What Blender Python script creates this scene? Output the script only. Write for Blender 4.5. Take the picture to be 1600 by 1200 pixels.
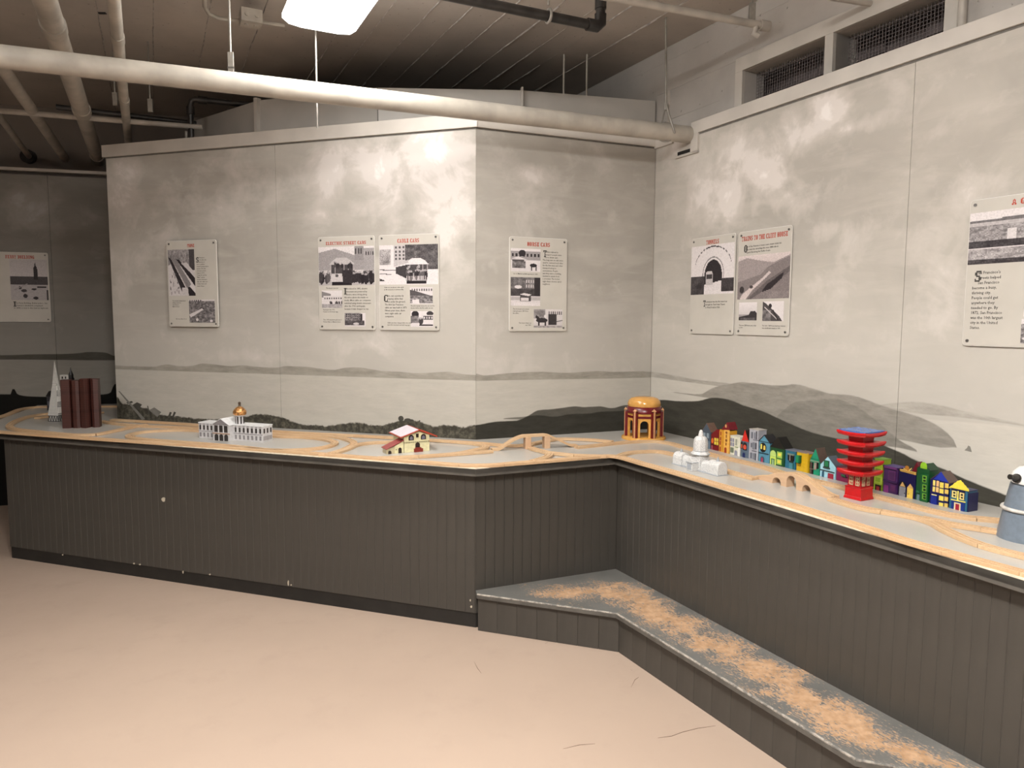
import bpy, bmesh, math, random
import numpy as np
from mathutils import Vector, Matrix

random.seed(7)
C = bpy.context.scene.collection
for o in list(bpy.data.objects): bpy.data.objects.remove(o)

# ------------------------------------------------------------------ camera
FPX, PITCH, ROLL, HC = 1127.4, 0.08981, 0.00467, 1.5
cp, sp, cr, sr = math.cos(PITCH), math.sin(PITCH), math.cos(ROLL), math.sin(ROLL)
FWD = Vector((0, cp, -sp)); UP0 = Vector((0, sp, cp)); RT0 = Vector((1, 0, 0))
RT = RT0*cr + UP0*sr; UP = UP0*cr - RT0*sr
EYE = Vector((0, 0, HC))
cam = bpy.data.cameras.new('camera'); camo = bpy.data.objects.new('camera', cam); C.objects.link(camo)
cam.sensor_fit = 'HORIZONTAL'; cam.sensor_width = 36; cam.lens = FPX/1600*36; cam.clip_start = .05
camo.matrix_world = Matrix(((RT.x, UP.x, -FWD.x, EYE.x), (RT.y, UP.y, -FWD.y, EYE.y), (RT.z, UP.z, -FWD.z, EYE.z), (0, 0, 0, 1)))
bpy.context.scene.camera = camo

# ------------------------------------------------------------------ light and exposure
w = bpy.data.worlds.new('world'); bpy.context.scene.world = w; w.use_nodes = True
w.node_tree.nodes['Background'].inputs[0].default_value = (.9, .85, .8, 1)
w.node_tree.nodes['Background'].inputs[1].default_value = .02
vs = bpy.context.scene.view_settings
vs.view_transform = 'Standard'; vs.look = 'None'; vs.gamma = 1; vs.use_curve_mapping = False
vs.exposure = 0.12
LAMP = (1.0, .975, .94)
LAMP_W = dict(near=34.0, far=150.0, left=62.0)

# ------------------------------------------------------------------ measuring helpers (photo measurements -> places in the room)
def ray(x, y): return RT*(x-800) - UP*(y-600) + FWD*FPX
def gp(x, y, z=.8):
    d = ray(x, y); return EYE + d*((z-HC)/d.z)
class Plane:                                    # a vertical plane: origin on the floor, running towards azimuth az
    def __init__(s, p, az, flip=1):
        s.p = Vector((p[0], p[1], 0)); s.d = Vector((math.sin(az), math.cos(az), 0))*flip
        s.rot = math.atan2(s.d.y, s.d.x); s.n = Vector((-s.d.y, s.d.x, 0))
    def uz(s, x, y):
        r = ray(x, y); t = (s.n.dot(s.p-EYE))/s.n.dot(r); q = EYE+r*t
        return (q-s.p).dot(s.d), q.z
    def at(s, u, off=0, z=0):
        q = s.p+s.d*u+s.n*off; return Vector((q.x, q.y, z))
def vplane_(p, q):
    d = q-p; return Plane(p, math.atan2(d.x, d.y), 1)
def isect(p, d, q, e):
    # 2D intersection p+t d = q+s e
    den = d.x*e.y-d.y*e.x; t = ((q.x-p.x)*e.y-(q.y-p.y)*e.x)/den
    return Vector((p.x+d.x*t, p.y+d.y*t, 0))

# ------------------------------------------------------------------ objects
def tag(o, label=None, cat=None, group=None, kind=None):
    if label: o['label'] = label
    if cat: o['category'] = cat
    if group: o['group'] = group
    if kind: o['kind'] = kind
    return o
def thing(name, label, cat, loc=(0, 0, 0), rotz=0, group=None):
    o = bpy.data.objects.new(name, None); C.objects.link(o); o.empty_display_size = .05
    o.location = loc; o.rotation_euler = (0, 0, rotz)
    return tag(o, label, cat, group)
def struct(name, loc=(0, 0, 0), rotz=0, label=None):
    o = bpy.data.objects.new(name, None); C.objects.link(o); o.location = loc; o.rotation_euler = (0, 0, rotz)
    return tag(o, label, None, None, 'structure')
class MB:
    def __init__(s): s.v = []; s.f = []; s.m = []; s.sm = []
    def add(s, vs, fs, m=0, smooth=False):
        b = len(s.v); s.v += [tuple(v) for v in vs]
        for f in fs: s.f.append(tuple(i+b for i in f)); s.m.append(m); s.sm.append(smooth)
        return s
    def box(s, x0, x1, y0, y1, z0, z1, m=0):
        return s.add([(x0,y0,z0),(x1,y0,z0),(x1,y1,z0),(x0,y1,z0),(x0,y0,z1),(x1,y0,z1),(x1,y1,z1),(x0,y1,z1)],
                     [(0,3,2,1),(4,5,6,7),(0,1,5,4),(1,2,6,5),(2,3,7,6),(3,0,4,7)], m)
    def hexa(s, a, b, m=0):                     # two quads a (bottom) and b (top)
        return s.add(list(a)+list(b), [(3,2,1,0),(4,5,6,7),(0,1,5,4),(1,2,6,5),(2,3,7,6),(3,0,4,7)], m)
    def prism(s, poly, y0, y1, m=0):            # polygon in XZ pushed along Y
        n = len(poly)
        a = sum(poly[i][0]*poly[(i+1)%n][1]-poly[(i+1)%n][0]*poly[i][1] for i in range(n))
        if a < 0: poly = poly[::-1]
        vs = [(x, y0, z) for x, z in poly]+[(x, y1, z) for x, z in poly]
        fs = [tuple(range(n)), tuple(range(2*n-1, n-1, -1))]+[(i, n+i, n+(i+1)%n, (i+1)%n) for i in range(n)]
        return s.add(vs, fs, m)
    def slab(s, poly, z0, z1, m=0, mside=None):
        n = len(poly); a = sum(poly[i][0]*poly[(i+1)%n][1]-poly[(i+1)%n][0]*poly[i][1] for i in range(n))
        if a < 0: poly = poly[::-1]
        vs = [(x, y, z0) for x, y in poly]+[(x, y, z1) for x, y in poly]
        s.add(vs, [tuple(range(n-1, -1, -1)), tuple(range(n, 2*n))], m)
        return s.add(vs, [(i, (i+1)%n, n+(i+1)%n, n+i) for i in range(n)], m if mside is None else mside)
    def cyl(s, p0, p1, r0, r1=None, n=16, m=0, caps=True):
        r1 = r0 if r1 is None else r1
        p0 = Vector(p0); p1 = Vector(p1); d = (p1-p0).normalized()
        a = d.orthogonal().normalized(); b = d.cross(a)
        vs = []
        for p, r in ((p0, r0), (p1, r1)):
            for i in range(n):
                t = 2*math.pi*i/n; vs.append(p+a*(math.cos(t)*r)+b*(math.sin(t)*r))
        s.add(vs, [(i, (i+1)%n, n+(i+1)%n, n+i) for i in range(n)], m, True)
        if caps: s.add(vs, [tuple(range(n-1, -1, -1)), tuple(range(n, 2*n))], m)
        return s
    def tube(s, path, r, n=12, m=0, caps=True):
        path = [Vector(p) for p in path]; k = len(path); vs = []; a = None
        for j, p in enumerate(path):
            d = (path[min(j+1, k-1)]-path[max(j-1, 0)]).normalized()
            a = d.orthogonal().normalized() if a is None else (a-d*a.dot(d)).normalized()
            b = d.cross(a); rr = r[j] if isinstance(r, (list, tuple)) else r
            for i in range(n):
                t = 2*math.pi*i/n; vs.append(p+a*(math.cos(t)*rr)+b*(math.sin(t)*rr))
        s.add(vs, [(j*n+i, j*n+(i+1)%n, (j+1)*n+(i+1)%n, (j+1)*n+i) for j in range(k-1) for i in range(n)], m, True)
        if caps: s.add(vs, [tuple(range(n-1, -1, -1)), tuple(range((k-1)*n, k*n))], m)
        return s
    def lathe(s, prof, n=32, m=0, c=(0, 0, 0), smooth=True):
        vs = []
        for r, z in prof:
            for i in range(n):
                t = 2*math.pi*i/n; vs.append((c[0]+math.cos(t)*r, c[1]+math.sin(t)*r, c[2]+z))
        k = len(prof)
        s.add(vs, [(j*n+i, j*n+(i+1)%n, (j+1)*n+(i+1)%n, (j+1)*n+i) for j in range(k-1) for i in range(n)], m, smooth)
        return s.add(vs, [tuple(range(n-1, -1, -1)), tuple(range((k-1)*n, k*n))], m)
    def mesh(s, name, mats):
        me = bpy.data.meshes.new(name); me.from_pydata(s.v, [], s.f)
        for mt in (mats if isinstance(mats, (list, tuple)) else [mats]): me.materials.append(mt)
        me.polygons.foreach_set('material_index', s.m); me.polygons.foreach_set('use_smooth', s.sm)
        me.update(); return me
    def build(s, name, mats, parent=None, bev=0, label=None, kind=None):
        o = bpy.data.objects.new(name, s.mesh(name, mats)); C.objects.link(o)
        if parent is not None: o.parent = parent
        if bev:
            b = o.modifiers.new('bevel', 'BEVEL'); b.width = bev; b.segments = 2; b.limit_method = 'ANGLE'
        if label: o['label'] = label
        if kind: o['kind'] = kind
        return o

# ------------------------------------------------------------------ materials
class G:
    def __init__(s, name):
        s.mat = bpy.data.materials.new(name); s.mat.use_nodes = True; s.nt = s.mat.node_tree
        s.b = s.nt.nodes['Principled BSDF']; s._tc = None
    def n(s, t, **k):
        o = s.nt.nodes.new(t)
        for a, v in k.items(): setattr(o, a, v)
        return o
    def link(s, a, b): s.nt.links.new(a, b)
    def put(s, sock, v):
        if isinstance(v, (int, float)): sock.default_value = v
        elif isinstance(v, (tuple, list)):
            sock.default_value = tuple(v)+((1,) if len(v) == 3 and len(sock.default_value) == 4 else ())
        else: s.link(v, sock)
    def tc(s):
        if s._tc is None: s._tc = s.n('ShaderNodeTexCoord').outputs['Object']
        return s._tc
    def math(s, op, a, b=None, c=None, clamp=False):
        o = s.n('ShaderNodeMath', operation=op, use_clamp=clamp); s.put(o.inputs[0], a)
        if b is not None: s.put(o.inputs[1], b)
        if c is not None: s.put(o.inputs[2], c)
        return o.outputs[0]
    def vmath(s, op, a, b=None, scale=None):
        o = s.n('ShaderNodeVectorMath', operation=op); s.put(o.inputs[0], a)
        if b is not None: s.put(o.inputs[1], b)
        if scale is not None: s.put(o.inputs[3], scale)
        return o.outputs['Value'] if op in ('DOT_PRODUCT', 'LENGTH', 'DISTANCE') else o.outputs[0]
    def noise(s, scale, detail=3, rough=.5, vec=None, dist=0):
        o = s.n('ShaderNodeTexNoise'); s.link(vec if vec is not None else s.tc(), o.inputs['Vector'])
        o.inputs['Scale'].default_value = scale; o.inputs['Detail'].default_value = detail
        o.inputs['Roughness'].default_value = rough; o.inputs['Distortion'].default_value = dist
        return o.outputs[0]
    def ramp(s, v, a, b, c=0., d=1.):
        o = s.n('ShaderNodeMapRange'); s.put(o.inputs[0], v)
        for i, x in enumerate((a, b, c, d)): s.put(o.inputs[i+1], x)
        return o.outputs[0]
    def mix(s, f, a, b):
        o = s.n('ShaderNodeMix', data_type='RGBA'); s.put(o.inputs[0], f); s.put(o.inputs[6], a); s.put(o.inputs[7], b)
        return o.outputs[2]
    def scale(s, sx, sy, sz):
        o = s.n('ShaderNodeVectorMath', operation='MULTIPLY'); s.link(s.tc(), o.inputs[0]); o.inputs[1].default_value = (sx, sy, sz)
        return o.outputs[0]
    def xyz(s):
        o = s.n('ShaderNodeSeparateXYZ'); s.link(s.tc(), o.inputs[0]); return o.outputs
    def col(s, c): s.put(s.b.inputs['Base Color'], c)
    def rough(s, v): s.put(s.b.inputs['Roughness'], v)
    def bump(s, h, strength=.3, dist=.005):
        o = s.n('ShaderNodeBump'); o.inputs['Strength'].default_value = strength; o.inputs['Distance'].default_value = dist
        s.link(h, o.inputs['Height']); s.link(o.outputs[0], s.b.inputs['Normal'])
def mat(name, col, rough=.5, metal=0, var=.06, scale=30, bump=0, bscale=None, coat=0):
    g = G(name); n = g.noise(scale, 3)
    dk = tuple(c*(1-var*2.2) for c in col); lt = tuple(min(1, c*(1+var)) for c in col)
    g.col(g.mix(g.ramp(n, .35, .65), dk, lt)); g.rough(rough); g.b.inputs['Metallic'].default_value = metal
    if coat: g.b.inputs['Coat Weight'].default_value = coat
    if bump: g.bump(g.noise(bscale or scale*2, 4), bump)
    return g.mat
def hexc(h):
    r = [int(h[i:i+2], 16)/255 for i in (0, 2, 4)]
    return tuple(c/12.92 if c < .04045 else ((c+.055)/1.055)**2.4 for c in r)
M = {}
def paint(h, rough=.38):
    if h not in M: M[h] = mat('paint_'+h, tuple(c*.80 for c in hexc(h)), rough, 0, .05, 60)
    return M[h]

# painted metal, concrete and so on
M['pipe_cream'] = mat('pipe_cream', (.39, .355, .305), .5, 0, .08, 9, .15)
M['pipe_black'] = mat('pipe_black', (.03, .026, .024), .35, .2, .2, 14, .2)
M['pipe_grey'] = mat('pipe_grey', (.40, .365, .32), .5, 0, .08, 9, .15)
M['rod'] = mat('rod', (.27, .25, .22), .45, .3, .08, 30)
M['trim'] = mat('trim_paint', (.50, .465, .42), .45, 0, .04, 6, .05)
M['soffit'] = mat('soffit_paint', (.42, .395, .36), .5, 0, .04, 4, .05)
M['reveal'] = mat('reveal_line', (.13, .12, .105), .7, 0, .1, 30)
M['black'] = mat('black_void', (.01, .009, .008), .7)
M['sign'] = mat('sign_white', (.49, .46, .41), .35, 0, .02, 10)
M['sign_edge'] = mat('sign_edge', (.72, .70, .66), .35, 0, .02, 10)
M['screw'] = mat('screw_steel', (.22, .21, .2), .35, .8, .1, 100)
M['ink'] = mat('ink_black', (.05, .045, .04), .6)
M['ink_red'] = mat('ink_red', (.40, .05, .025), .6)
M['nosing'] = mat('nosing_grey', (.088, .080, .069), .5, 0, .08, 12, .1)
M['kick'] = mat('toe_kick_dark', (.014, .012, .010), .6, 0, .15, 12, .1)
M['lip'] = mat('step_lip', (.10, .093, .082), .4, 0, .12, 20)
M['lit_laminate_edge'] = mat('lit_laminate_edge', (.68, .60, .47), .4, 0, .08, 40)
M['diffuser'] = None

def concrete(name, base, board_dir=None, spacing=.19, bumps=.35):
    g = G(name); n1 = g.noise(1.6, 6, .6); n2 = g.noise(22, 5, .65)
    c = g.mix(g.ramp(n1, .3, .7), tuple(x*.82 for x in base), tuple(min(1, x*1.1) for x in base))
    pits = g.ramp(g.noise(38, 2, .5), .30, .25)          # small air holes
    c = g.mix(g.math('MULTIPLY', pits, .55), c, tuple(x*.35 for x in base))
    g.col(c); g.rough(.75)
    h = g.math('ADD', g.math('MULTIPLY', n2, .5), g.math('MULTIPLY', pits, -1.2))
    g.bump(h, bumps, .006); return g.mat
M['ceiling'] = concrete('ceiling_concrete', (.43, .385, .34))
M['concrete'] = concrete('wall_concrete', (.43, .40, .365), bumps=.6)
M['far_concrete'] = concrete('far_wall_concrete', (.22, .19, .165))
M['ridge'] = mat('form_ridge', (.38, .35, .32), .7, 0, .2, 20, .4)

def bead_mat():
    g = G('bead_board_grey'); n = g.noise(3, 4, .6, g.scale(6, 6, 1)); n2 = g.noise(60, 4, .7)
    c = g.mix(g.ramp(n, .3, .7), (.044, .0395, .0335), (.058, .052, .044))
    sc = g.math('MULTIPLY', g.ramp(n2, .745, .76), .5)
    g.col(g.mix(sc, c, (.4, .38, .33))); g.rough(.42); g.bump(g.noise(25, 3), .1, .003); return g.mat
M['bead'] = bead_mat()

def seg_dist(g, a, b):
    p = g.vmath('SUBTRACT', g.tc(), (a[0], a[1], 0)); ba = (b[0]-a[0], b[1]-a[1], 0)
    p = g.vmath('MULTIPLY', p, (1, 1, 0))
    h = g.math('DIVIDE', g.vmath('DOT_PRODUCT', p, ba), ba[0]**2+ba[1]**2, clamp=True)
    o = g.n('ShaderNodeVectorMath', operation='SCALE'); o.inputs[0].default_value = ba; g.link(h, o.inputs[3])
    return g.vmath('LENGTH', g.vmath('SUBTRACT', p, o.outputs[0]))
def step_mat():
    g = G('worn_step_paint')
    pts = [(862, 926, .03), (890, 925, .05), (930, 924, .085), (980, 928, .095), (1060, 975, .075), (1090, 995, .08), (1180, 1040, .075), (1260, 1090, .075), (1320, 1135, .085), (1400, 1172, .05), (1480, 1196, .03)]
    q = [(gp(x, y, .19), r) for x, y, r in pts]; f = None
    for (a, ra), (b, rb) in zip(q, q[1:]):
        d = g.math('SUBTRACT', seg_dist(g, a, b), (ra+rb)/2)
        f = d if f is None else g.math('MINIMUM', f, d)
    al = q[-1][0]-q[4][0]; ang = math.atan2(al.y, al.x)
    mp = g.n('ShaderNodeMapping'); g.link(g.tc(), mp.inputs[0]); mp.inputs['Rotation'].default_value = (0, 0, -ang); mp.inputs['Scale'].default_value = (1, 1, 1)
    st = g.n('ShaderNodeVectorMath', operation='MULTIPLY'); g.link(mp.outputs[0], st.inputs[0]); st.inputs[1].default_value = (.6, 1.5, 1)
    n = g.noise(95, 8, .72, st.outputs[0]); nb = g.noise(9, 4, .6)
    v = g.math('ADD', g.math('MULTIPLY', f, -3.0), g.math('ADD', g.math('MULTIPLY', g.math('SUBTRACT', n, .5), 2.3), g.math('MULTIPLY', g.math('SUBTRACT', nb, .5), 1.3)))
    wear = g.ramp(v, .015, .06); edge = g.ramp(v, -.06, .015)
    grey = g.mix(g.ramp(g.noise(7, 4), .3, .7), (.115, .113, .104), (.155, .15, .138))
    c = g.mix(g.math('MULTIPLY', edge, .4), grey, (.35, .33, .30))
    wood = g.mix(g.ramp(g.noise(40, 4), .3, .7), (.36, .215, .115), (.50, .32, .19))
    g.col(g.mix(wear, c, wood)); g.rough(g.ramp(wear, 0, 1, .33, .6)); g.bump(g.math('MULTIPLY', wear, -1), .3, .002); return g.mat
M['step'] = step_mat()
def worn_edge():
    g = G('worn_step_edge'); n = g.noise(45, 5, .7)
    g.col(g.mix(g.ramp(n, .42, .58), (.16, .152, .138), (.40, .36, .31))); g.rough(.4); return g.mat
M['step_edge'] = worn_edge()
def floor_mat():
    g = G('floor_paint'); n = g.noise(.8, 4, .55); n2 = g.noise(5, 6, .65)
    c = g.mix(g.ramp(n, .3, .7), (.385, .292, .228), (.43, .328, .256))
    c = g.mix(g.math('MULTIPLY', g.ramp(n2, .56, .75), .28), c, (.34, .25, .195))
    sc = g.math('MULTIPLY', g.ramp(g.noise(3.2, 8, .75, None, 1.2), .70, .72), .5)   # scuffs
    c = g.mix(sc, c, (.25, .19, .15)); g.col(c)
    g.rough(g.ramp(n2, .2, .8, .34, .5)); g.bump(g.noise(2.5, 3), .06, .01); return g.mat
M['floor'] = floor_mat()
def top_mat():
    g = G('counter_laminate'); n = g.noise(2.2, 4); n2 = g.noise(160, 2)
    c = g.mix(g.ramp(n, .3, .7), (.40, .385, .35), (.45, .43, .395)); g.col(g.mix(g.math('MULTIPLY', g.ramp(n2, .5, .7), .2), c, (.33, .31, .29)))
    g.rough(.24); return g.mat
M['top'] = top_mat()
def wood_mat(name, a, b, rnd=.35):
    g = G(name); oi = g.n('ShaderNodeObjectInfo').outputs['Random']
    n = g.noise(12, 5, .6, g.scale(1, 6, 6), 1.5); n2 = g.noise(3, 2)
    c = g.mix(g.ramp(n, .3, .7), a, b)
    c = g.mix(g.math('MULTIPLY', oi, rnd), c, tuple(x*y for x, y in zip(a, (.95, .80, .66))))
    c = g.mix(g.math('MULTIPLY', g.ramp(n2, .5, .8), .2), c, tuple(x*.7 for x in a)); g.col(c); g.rough(.5); return g.mat
M['wood'] = wood_mat('track_beech', (.49, .325, .185), (.60, .42, .25))
M['bridge_wood'] = wood_mat('bridge_beech', (.49, .32, .20), (.56, .38, .24))

# ------------------------------------------------------------------ the murals: flat paint on the partition walls
def fcurve(g, u, pts, L, top=3.0):
    o = g.n('ShaderNodeFloatCurve'); cv = o.mapping.curves[0]; o.mapping.extend = 'HORIZONTAL'
    pts = sorted((max(0, min(1, a/L)), b/top) for a, b in pts)
    P = cv.points; P[0].location = pts[0]; P[1].location = pts[-1]
    if P[0].location[0] > 0: P.new(0, pts[0][1])
    if pts[-1][0] < 1: P.new(1, pts[-1][1])
    for p in pts[1:-1]: P.new(*p)
    for p in P: p.handle_type = 'AUTO_CLAMPED'
    o.mapping.update(); g.put(o.inputs['Value'], g.math('DIVIDE', u, L)); o.inputs['Factor'].default_value = 1
    return g.math('MULTIPLY', o.outputs[0], top)
SKY = (.345, .322, .287)
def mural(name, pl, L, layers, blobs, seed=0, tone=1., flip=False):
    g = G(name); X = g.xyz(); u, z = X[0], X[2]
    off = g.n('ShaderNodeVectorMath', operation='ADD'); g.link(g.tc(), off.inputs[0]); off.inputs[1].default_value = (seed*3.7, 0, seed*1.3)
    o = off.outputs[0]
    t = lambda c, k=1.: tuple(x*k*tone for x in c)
    f = None
    for bx, by, rx, ry, st in blobs:
        u0, z0 = pl.uz(bx, by); u1, _ = pl.uz(bx+rx, by); _, z1 = pl.uz(bx, by-ry)
        ru, rz = abs(u1-u0), abs(z1-z0)
        a = g.math('DIVIDE', g.math('SUBTRACT', u, u0), ru); b = g.math('DIVIDE', g.math('SUBTRACT', z, z0), rz)
        r = g.math('SQRT', g.math('ADD', g.math('MULTIPLY', a, a), g.math('MULTIPLY', b, b)))
        v = g.ramp(r, 1.75, .1, 0., st*1.1); f = v if f is None else g.math('MAXIMUM', f, v)
    # cloud bodies: soft large noise, billowy smaller noise, streaks low down
    n1 = g.noise(1.5, 5, .62, o, .5); n2 = g.noise(4.6, 6, .62, o, .35)
    mp = g.n('ShaderNodeVectorMath', operation='MULTIPLY'); g.link(o, mp.inputs[0]); mp.inputs[1].default_value = (1, 1, 4.2)
    n3 = g.noise(2.2, 5, .6, mp.outputs[0], .4)
    body = g.math('ADD', f, g.math('MULTIPLY', g.math('SUBTRACT', n1, .5), 1.25))
    c = g.mix(g.ramp(n1, .35, .65), t(SKY, .90), t(SKY, 1.10))
    c = g.mix(g.ramp(n3, .48, .66, 0, .45), c, t((.44, .41, .37)))
    low = g.ramp(z, 1.75, 1.35); c = g.mix(g.math('MULTIPLY', low, .55), c, t((.41, .385, .345)))
    v1 = g.math('ADD', body, g.math('MULTIPLY', g.math('SUBTRACT', n2, .5), 1.45))
    c = g.mix(g.ramp(v1, .12, .42, 0, .75), c, t((.475, .44, .405)))
    c = g.mix(g.ramp(v1, .42, .56, 0, .85), c, t((.56, .52, .49)))
    c = g.mix(g.ramp(v1, .72, .84, 0, .8), c, t((.66, .625, .60)))
    nz = g.noise(9, 6, .7, o); nf = g.noise(30, 6, .7, o)
    for top, bot, colr, amp, fine, soft in layers:
        h = fcurve(g, u, [pl.uz(*p) for p in top], L)
        jag = g.math('ADD', g.math('MULTIPLY', g.math('SUBTRACT', nz, .5), amp), g.math('MULTIPLY', g.math('SUBTRACT', nf, .5), fine))
        mk = g.ramp(g.math('SUBTRACT', g.math('ADD', h, jag), z), -soft, soft)
        if bot:
            hb = fcurve(g, u, [pl.uz(*p) for p in bot], L); mk = g.math('MULTIPLY', mk, g.ramp(g.math('SUBTRACT', z, hb), -.002, .003))
        cb = tuple(x*(3.2 if amp > .012 else 1.08 if amp == 0 else 1.35) for x in colr); ca = tuple(x*(1.1 if amp == 0 else 1) for x in colr)
        cc = g.mix(g.ramp(g.noise(28 if amp > .012 else 5+amp*300, 7 if amp > .012 else 6, .72, mp.outputs[0] if amp < .012 else o), .45 if amp > .012 else .35, .72), t(ca, .85), t(cb))
        c = g.mix(mk, c, cc)
    g.col(c); g.rough(.8); g.b.inputs['Specular IOR Level'].default_value = .15; g.bump(g.noise(7, 3), .04, .004)
    return g.mat

AZ_A, AZ_C = math.radians(-72.3), math.radians(-26.5)
AB = Vector((-.208, 4.151, 0)); BC = Vector((.888, 4.60, 0))
AZ_B = math.atan2((BC-AB).x, (BC-AB).y)
PA = Plane(AB, AZ_A, 1)                         # runs from the AB corner to the left (u grows leftwards)
A_L = abs(PA.uz(165, 240)[0])
PA = Plane(PA.at(A_L), AZ_A, -1)                # now from the left end rightwards
PB = Plane(AB, AZ_B, 1); B_L = (BC-AB).length
PC = Plane(BC, AZ_C, -1)                        # from the corner towards the camera
C_L = 6.6
DD = Vector((-3.942, 5.670, 0)); DE = Vector((-3.231, 5.848, 0)); AZ_D = math.atan2((DE-DD).x, (DE-DD).y)
PD = Plane(DD-(DE-DD).normalized()*2.2, AZ_D, 1); D_L = 3.75
ZT, ZB = 2.635, 2.567                           # head trim

sea = (.40, .375, .33)
seaA = ([(183, 577), (742, 595)], None, sea, 0, 0, .002)
MA = mural('mural_left', PA, A_L, [
    seaA,
    ([(183,571),(200,572),(240,573),(262,569.5),(280,572),(300,571.5),(318,568),(340,570),(360,572),(380,571),(400,573),(430,574.5),(450,572),(480,573),(500,576),(520,578),(540,574.5),(560,574),(580,577),(600,580),(625,581),(650,583),(680,582),(700,581),(720,584),(742,586)],
     [(183, 577), (742, 595)], (.245, .228, .195), .004, .004, .002),
    ([(183,621),(190,630),(201,632),(215,636),(230,638),(246,648),(272,650),(310,654),(350,655.5),(370,655),(385,651),(404,647),(422,648),(437,651),(452,657),(479,664),(505,665.5),(520,664.5),(535,662),(557,660),(570,662),(580,664.5),(602,664),(612,661),(621,658.5),(640,656.5),(660,660),(681,666),(695,664),(711,665.5),(725,668),(743,664.4)],
     None, (.046, .042, .032), .014, .035, .004)],
    [(600,260,60,60,.5),(520,250,45,45,.45),(670,230,50,45,.75),(700,330,40,70,.6),(360,270,40,35,.35),(200,290,30,40,.45),(300,310,60,40,.3),(240,420,50,50,.25),(590,540,50,15,.35),(400,560,80,12,.3),(650,430,60,50,.3)], 1, 1.1)
MBm = mural('mural_middle', PB, B_L, [
    ([(744,595.5),(1016,590)], None, sea, 0, 0, .002),
    ([(742,584),(758,586.5),(785,584),(841,581),(886,582.5),(931,580),(965,581),(999,580),(1017,581)], [(744,595.5),(1016,590)], (.245,.228,.195), .004, .003, .002),
    ([(742,700),(784,700),(786,654.5),(798,652.5),(815,651.5),(828,650),(832,700),(1017,700)], [(742,655),(786,655),(815,655.5),(832,655.5),(1017,655)], (.15,.14,.12), 0, .001, .002),
    ([(742,664.6),(774,662),(807,659),(825,650),(841,641),(864,639),(880,637),(897,635),(915,636),(936,635),(956,637.6),(978,633),(1000,633),(1017,632)], None, (.075, .070, .058), .006, .002, .003),
    ([(740,664.6),(774,659),(807,657),(828,650),(841,649),(866,651),(897,646.6),(920,646),(942,643),(976,642),(1017,640)], None, (.030, .028, .022), .006, .004, .003)],
    [(830,280,30,20,.35),(900,320,50,40,.15),(950,450,40,30,.2)], 4, 1.08)
MCm = mural('mural_right', PC, C_L, [
    ([(1017,589),(1127,604),(1300,640),(1600,668),(1900,700)], None, (.42,.395,.35), 0, 0, .003),
    ([(1017,580.6),(1056,587),(1094,594),(1127,597.5),(1160,603),(1200,620)], [(1017,589),(1127,604),(1200,612),(1900,700)], (.275,.257,.225), .004, .002, .002),
    ([(1300,660),(1352,640),(1375,633),(1405,629),(1442,628.6),(1469,633),(1506,642.5),(1550,652),(1600,663.5),(1660,680)], [(1300,625),(1375,636),(1431,646),(1506,653),(1600,666),(1660,676)], (.29,.27,.238), .004, .002, .003),
    ([(1017,640),(1047,620),(1049,613),(1070,614.5),(1094,616),(1110,608),(1124,603),(1140,600),(1161,597),(1180,599),(1195,601),(1225,602),(1244,600.5),(1270,607),(1300,615.5),(1325,617),(1352,624),(1375,633),(1412,644),(1450,657.5),(1480,676),(1496,697),(1503,720),(1560,760)],
     [(1017,613),(1049,613),(1094,620),(1130,626),(1300,700),(1405,687),(1465,699),(1500,700)], (.205, .19, .165), .008, .003, .003),
    ([(1160,700),(1220,645),(1244,628),(1262,625.6),(1285,624),(1307,624),(1337,635),(1367,655.6),(1405,687.5),(1435,706),(1450,740)], [(1160,660),(1300,700),(1405,700),(1435,706.5)], (.168, .156, .135), .008, .003, .003),
    ([(1017,624),(1040,625),(1056,626.5),(1075,627),(1094,626),(1109,622),(1125,622),(1139,624.5),(1161,633),(1195,644),(1232,661),(1270,676),(1311,685.6),(1356,689),(1405,706),(1435,721),(1469,730.6),(1506,747.5),(1562,770),(1600,785),(1700,830)], None, (.038, .0355, .028), .006, .003, .003)],
    [(1290,170,30,30,.7),(1250,215,60,40,.55),(1150,240,30,30,.5),(1130,300,40,50,.7),(1190,270,50,50,.65),(1230,310,60,30,.5),(1330,200,50,12,.5),(1520,290,60,40,.3),(1450,360,60,40,.25),(1500,480,60,60,.3),(1060,230,25,25,.4),(1300,360,60,30,.3)], 7, 1.20)
MDm = mural('mural_far', PD, D_L, [
    ([(0,562),(180,563)], None, sea, 0, 0, .003),
    ([(0,555),(60,553.5),(100,553),(120,552),(140,550),(165,551),(180,556)], [(0,562),(180,563)], (.12,.11,.09), .003, .002, .003),
    ([(0,616),(17,616),(19,608),(24,608),(27,616),(70,620),(110,620),(150,617),(172,614),(180,600)], None, (.012,.011,.009), .003, .002, .003)],
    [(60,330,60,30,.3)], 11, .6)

# ------------------------------------------------------------------ the room
CEIL = 3.205
dC = PC.d; nC = PC.n
PK = Plane(BC+nC*.12, AZ_C, -1)                 # board-formed concrete wall behind the right-hand mural
PFAR = Plane(Vector((-3.44, 6.17, 0))-PD.d*4.5, AZ_D, 1)

fl = struct('floor', label='painted beige concrete floor with scuffs')
MB().slab([(-8, -4.5), (6, -4.5), (6, 9), (-8, 9)], -.1, 0).build('slab', M['floor'], fl)

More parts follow.
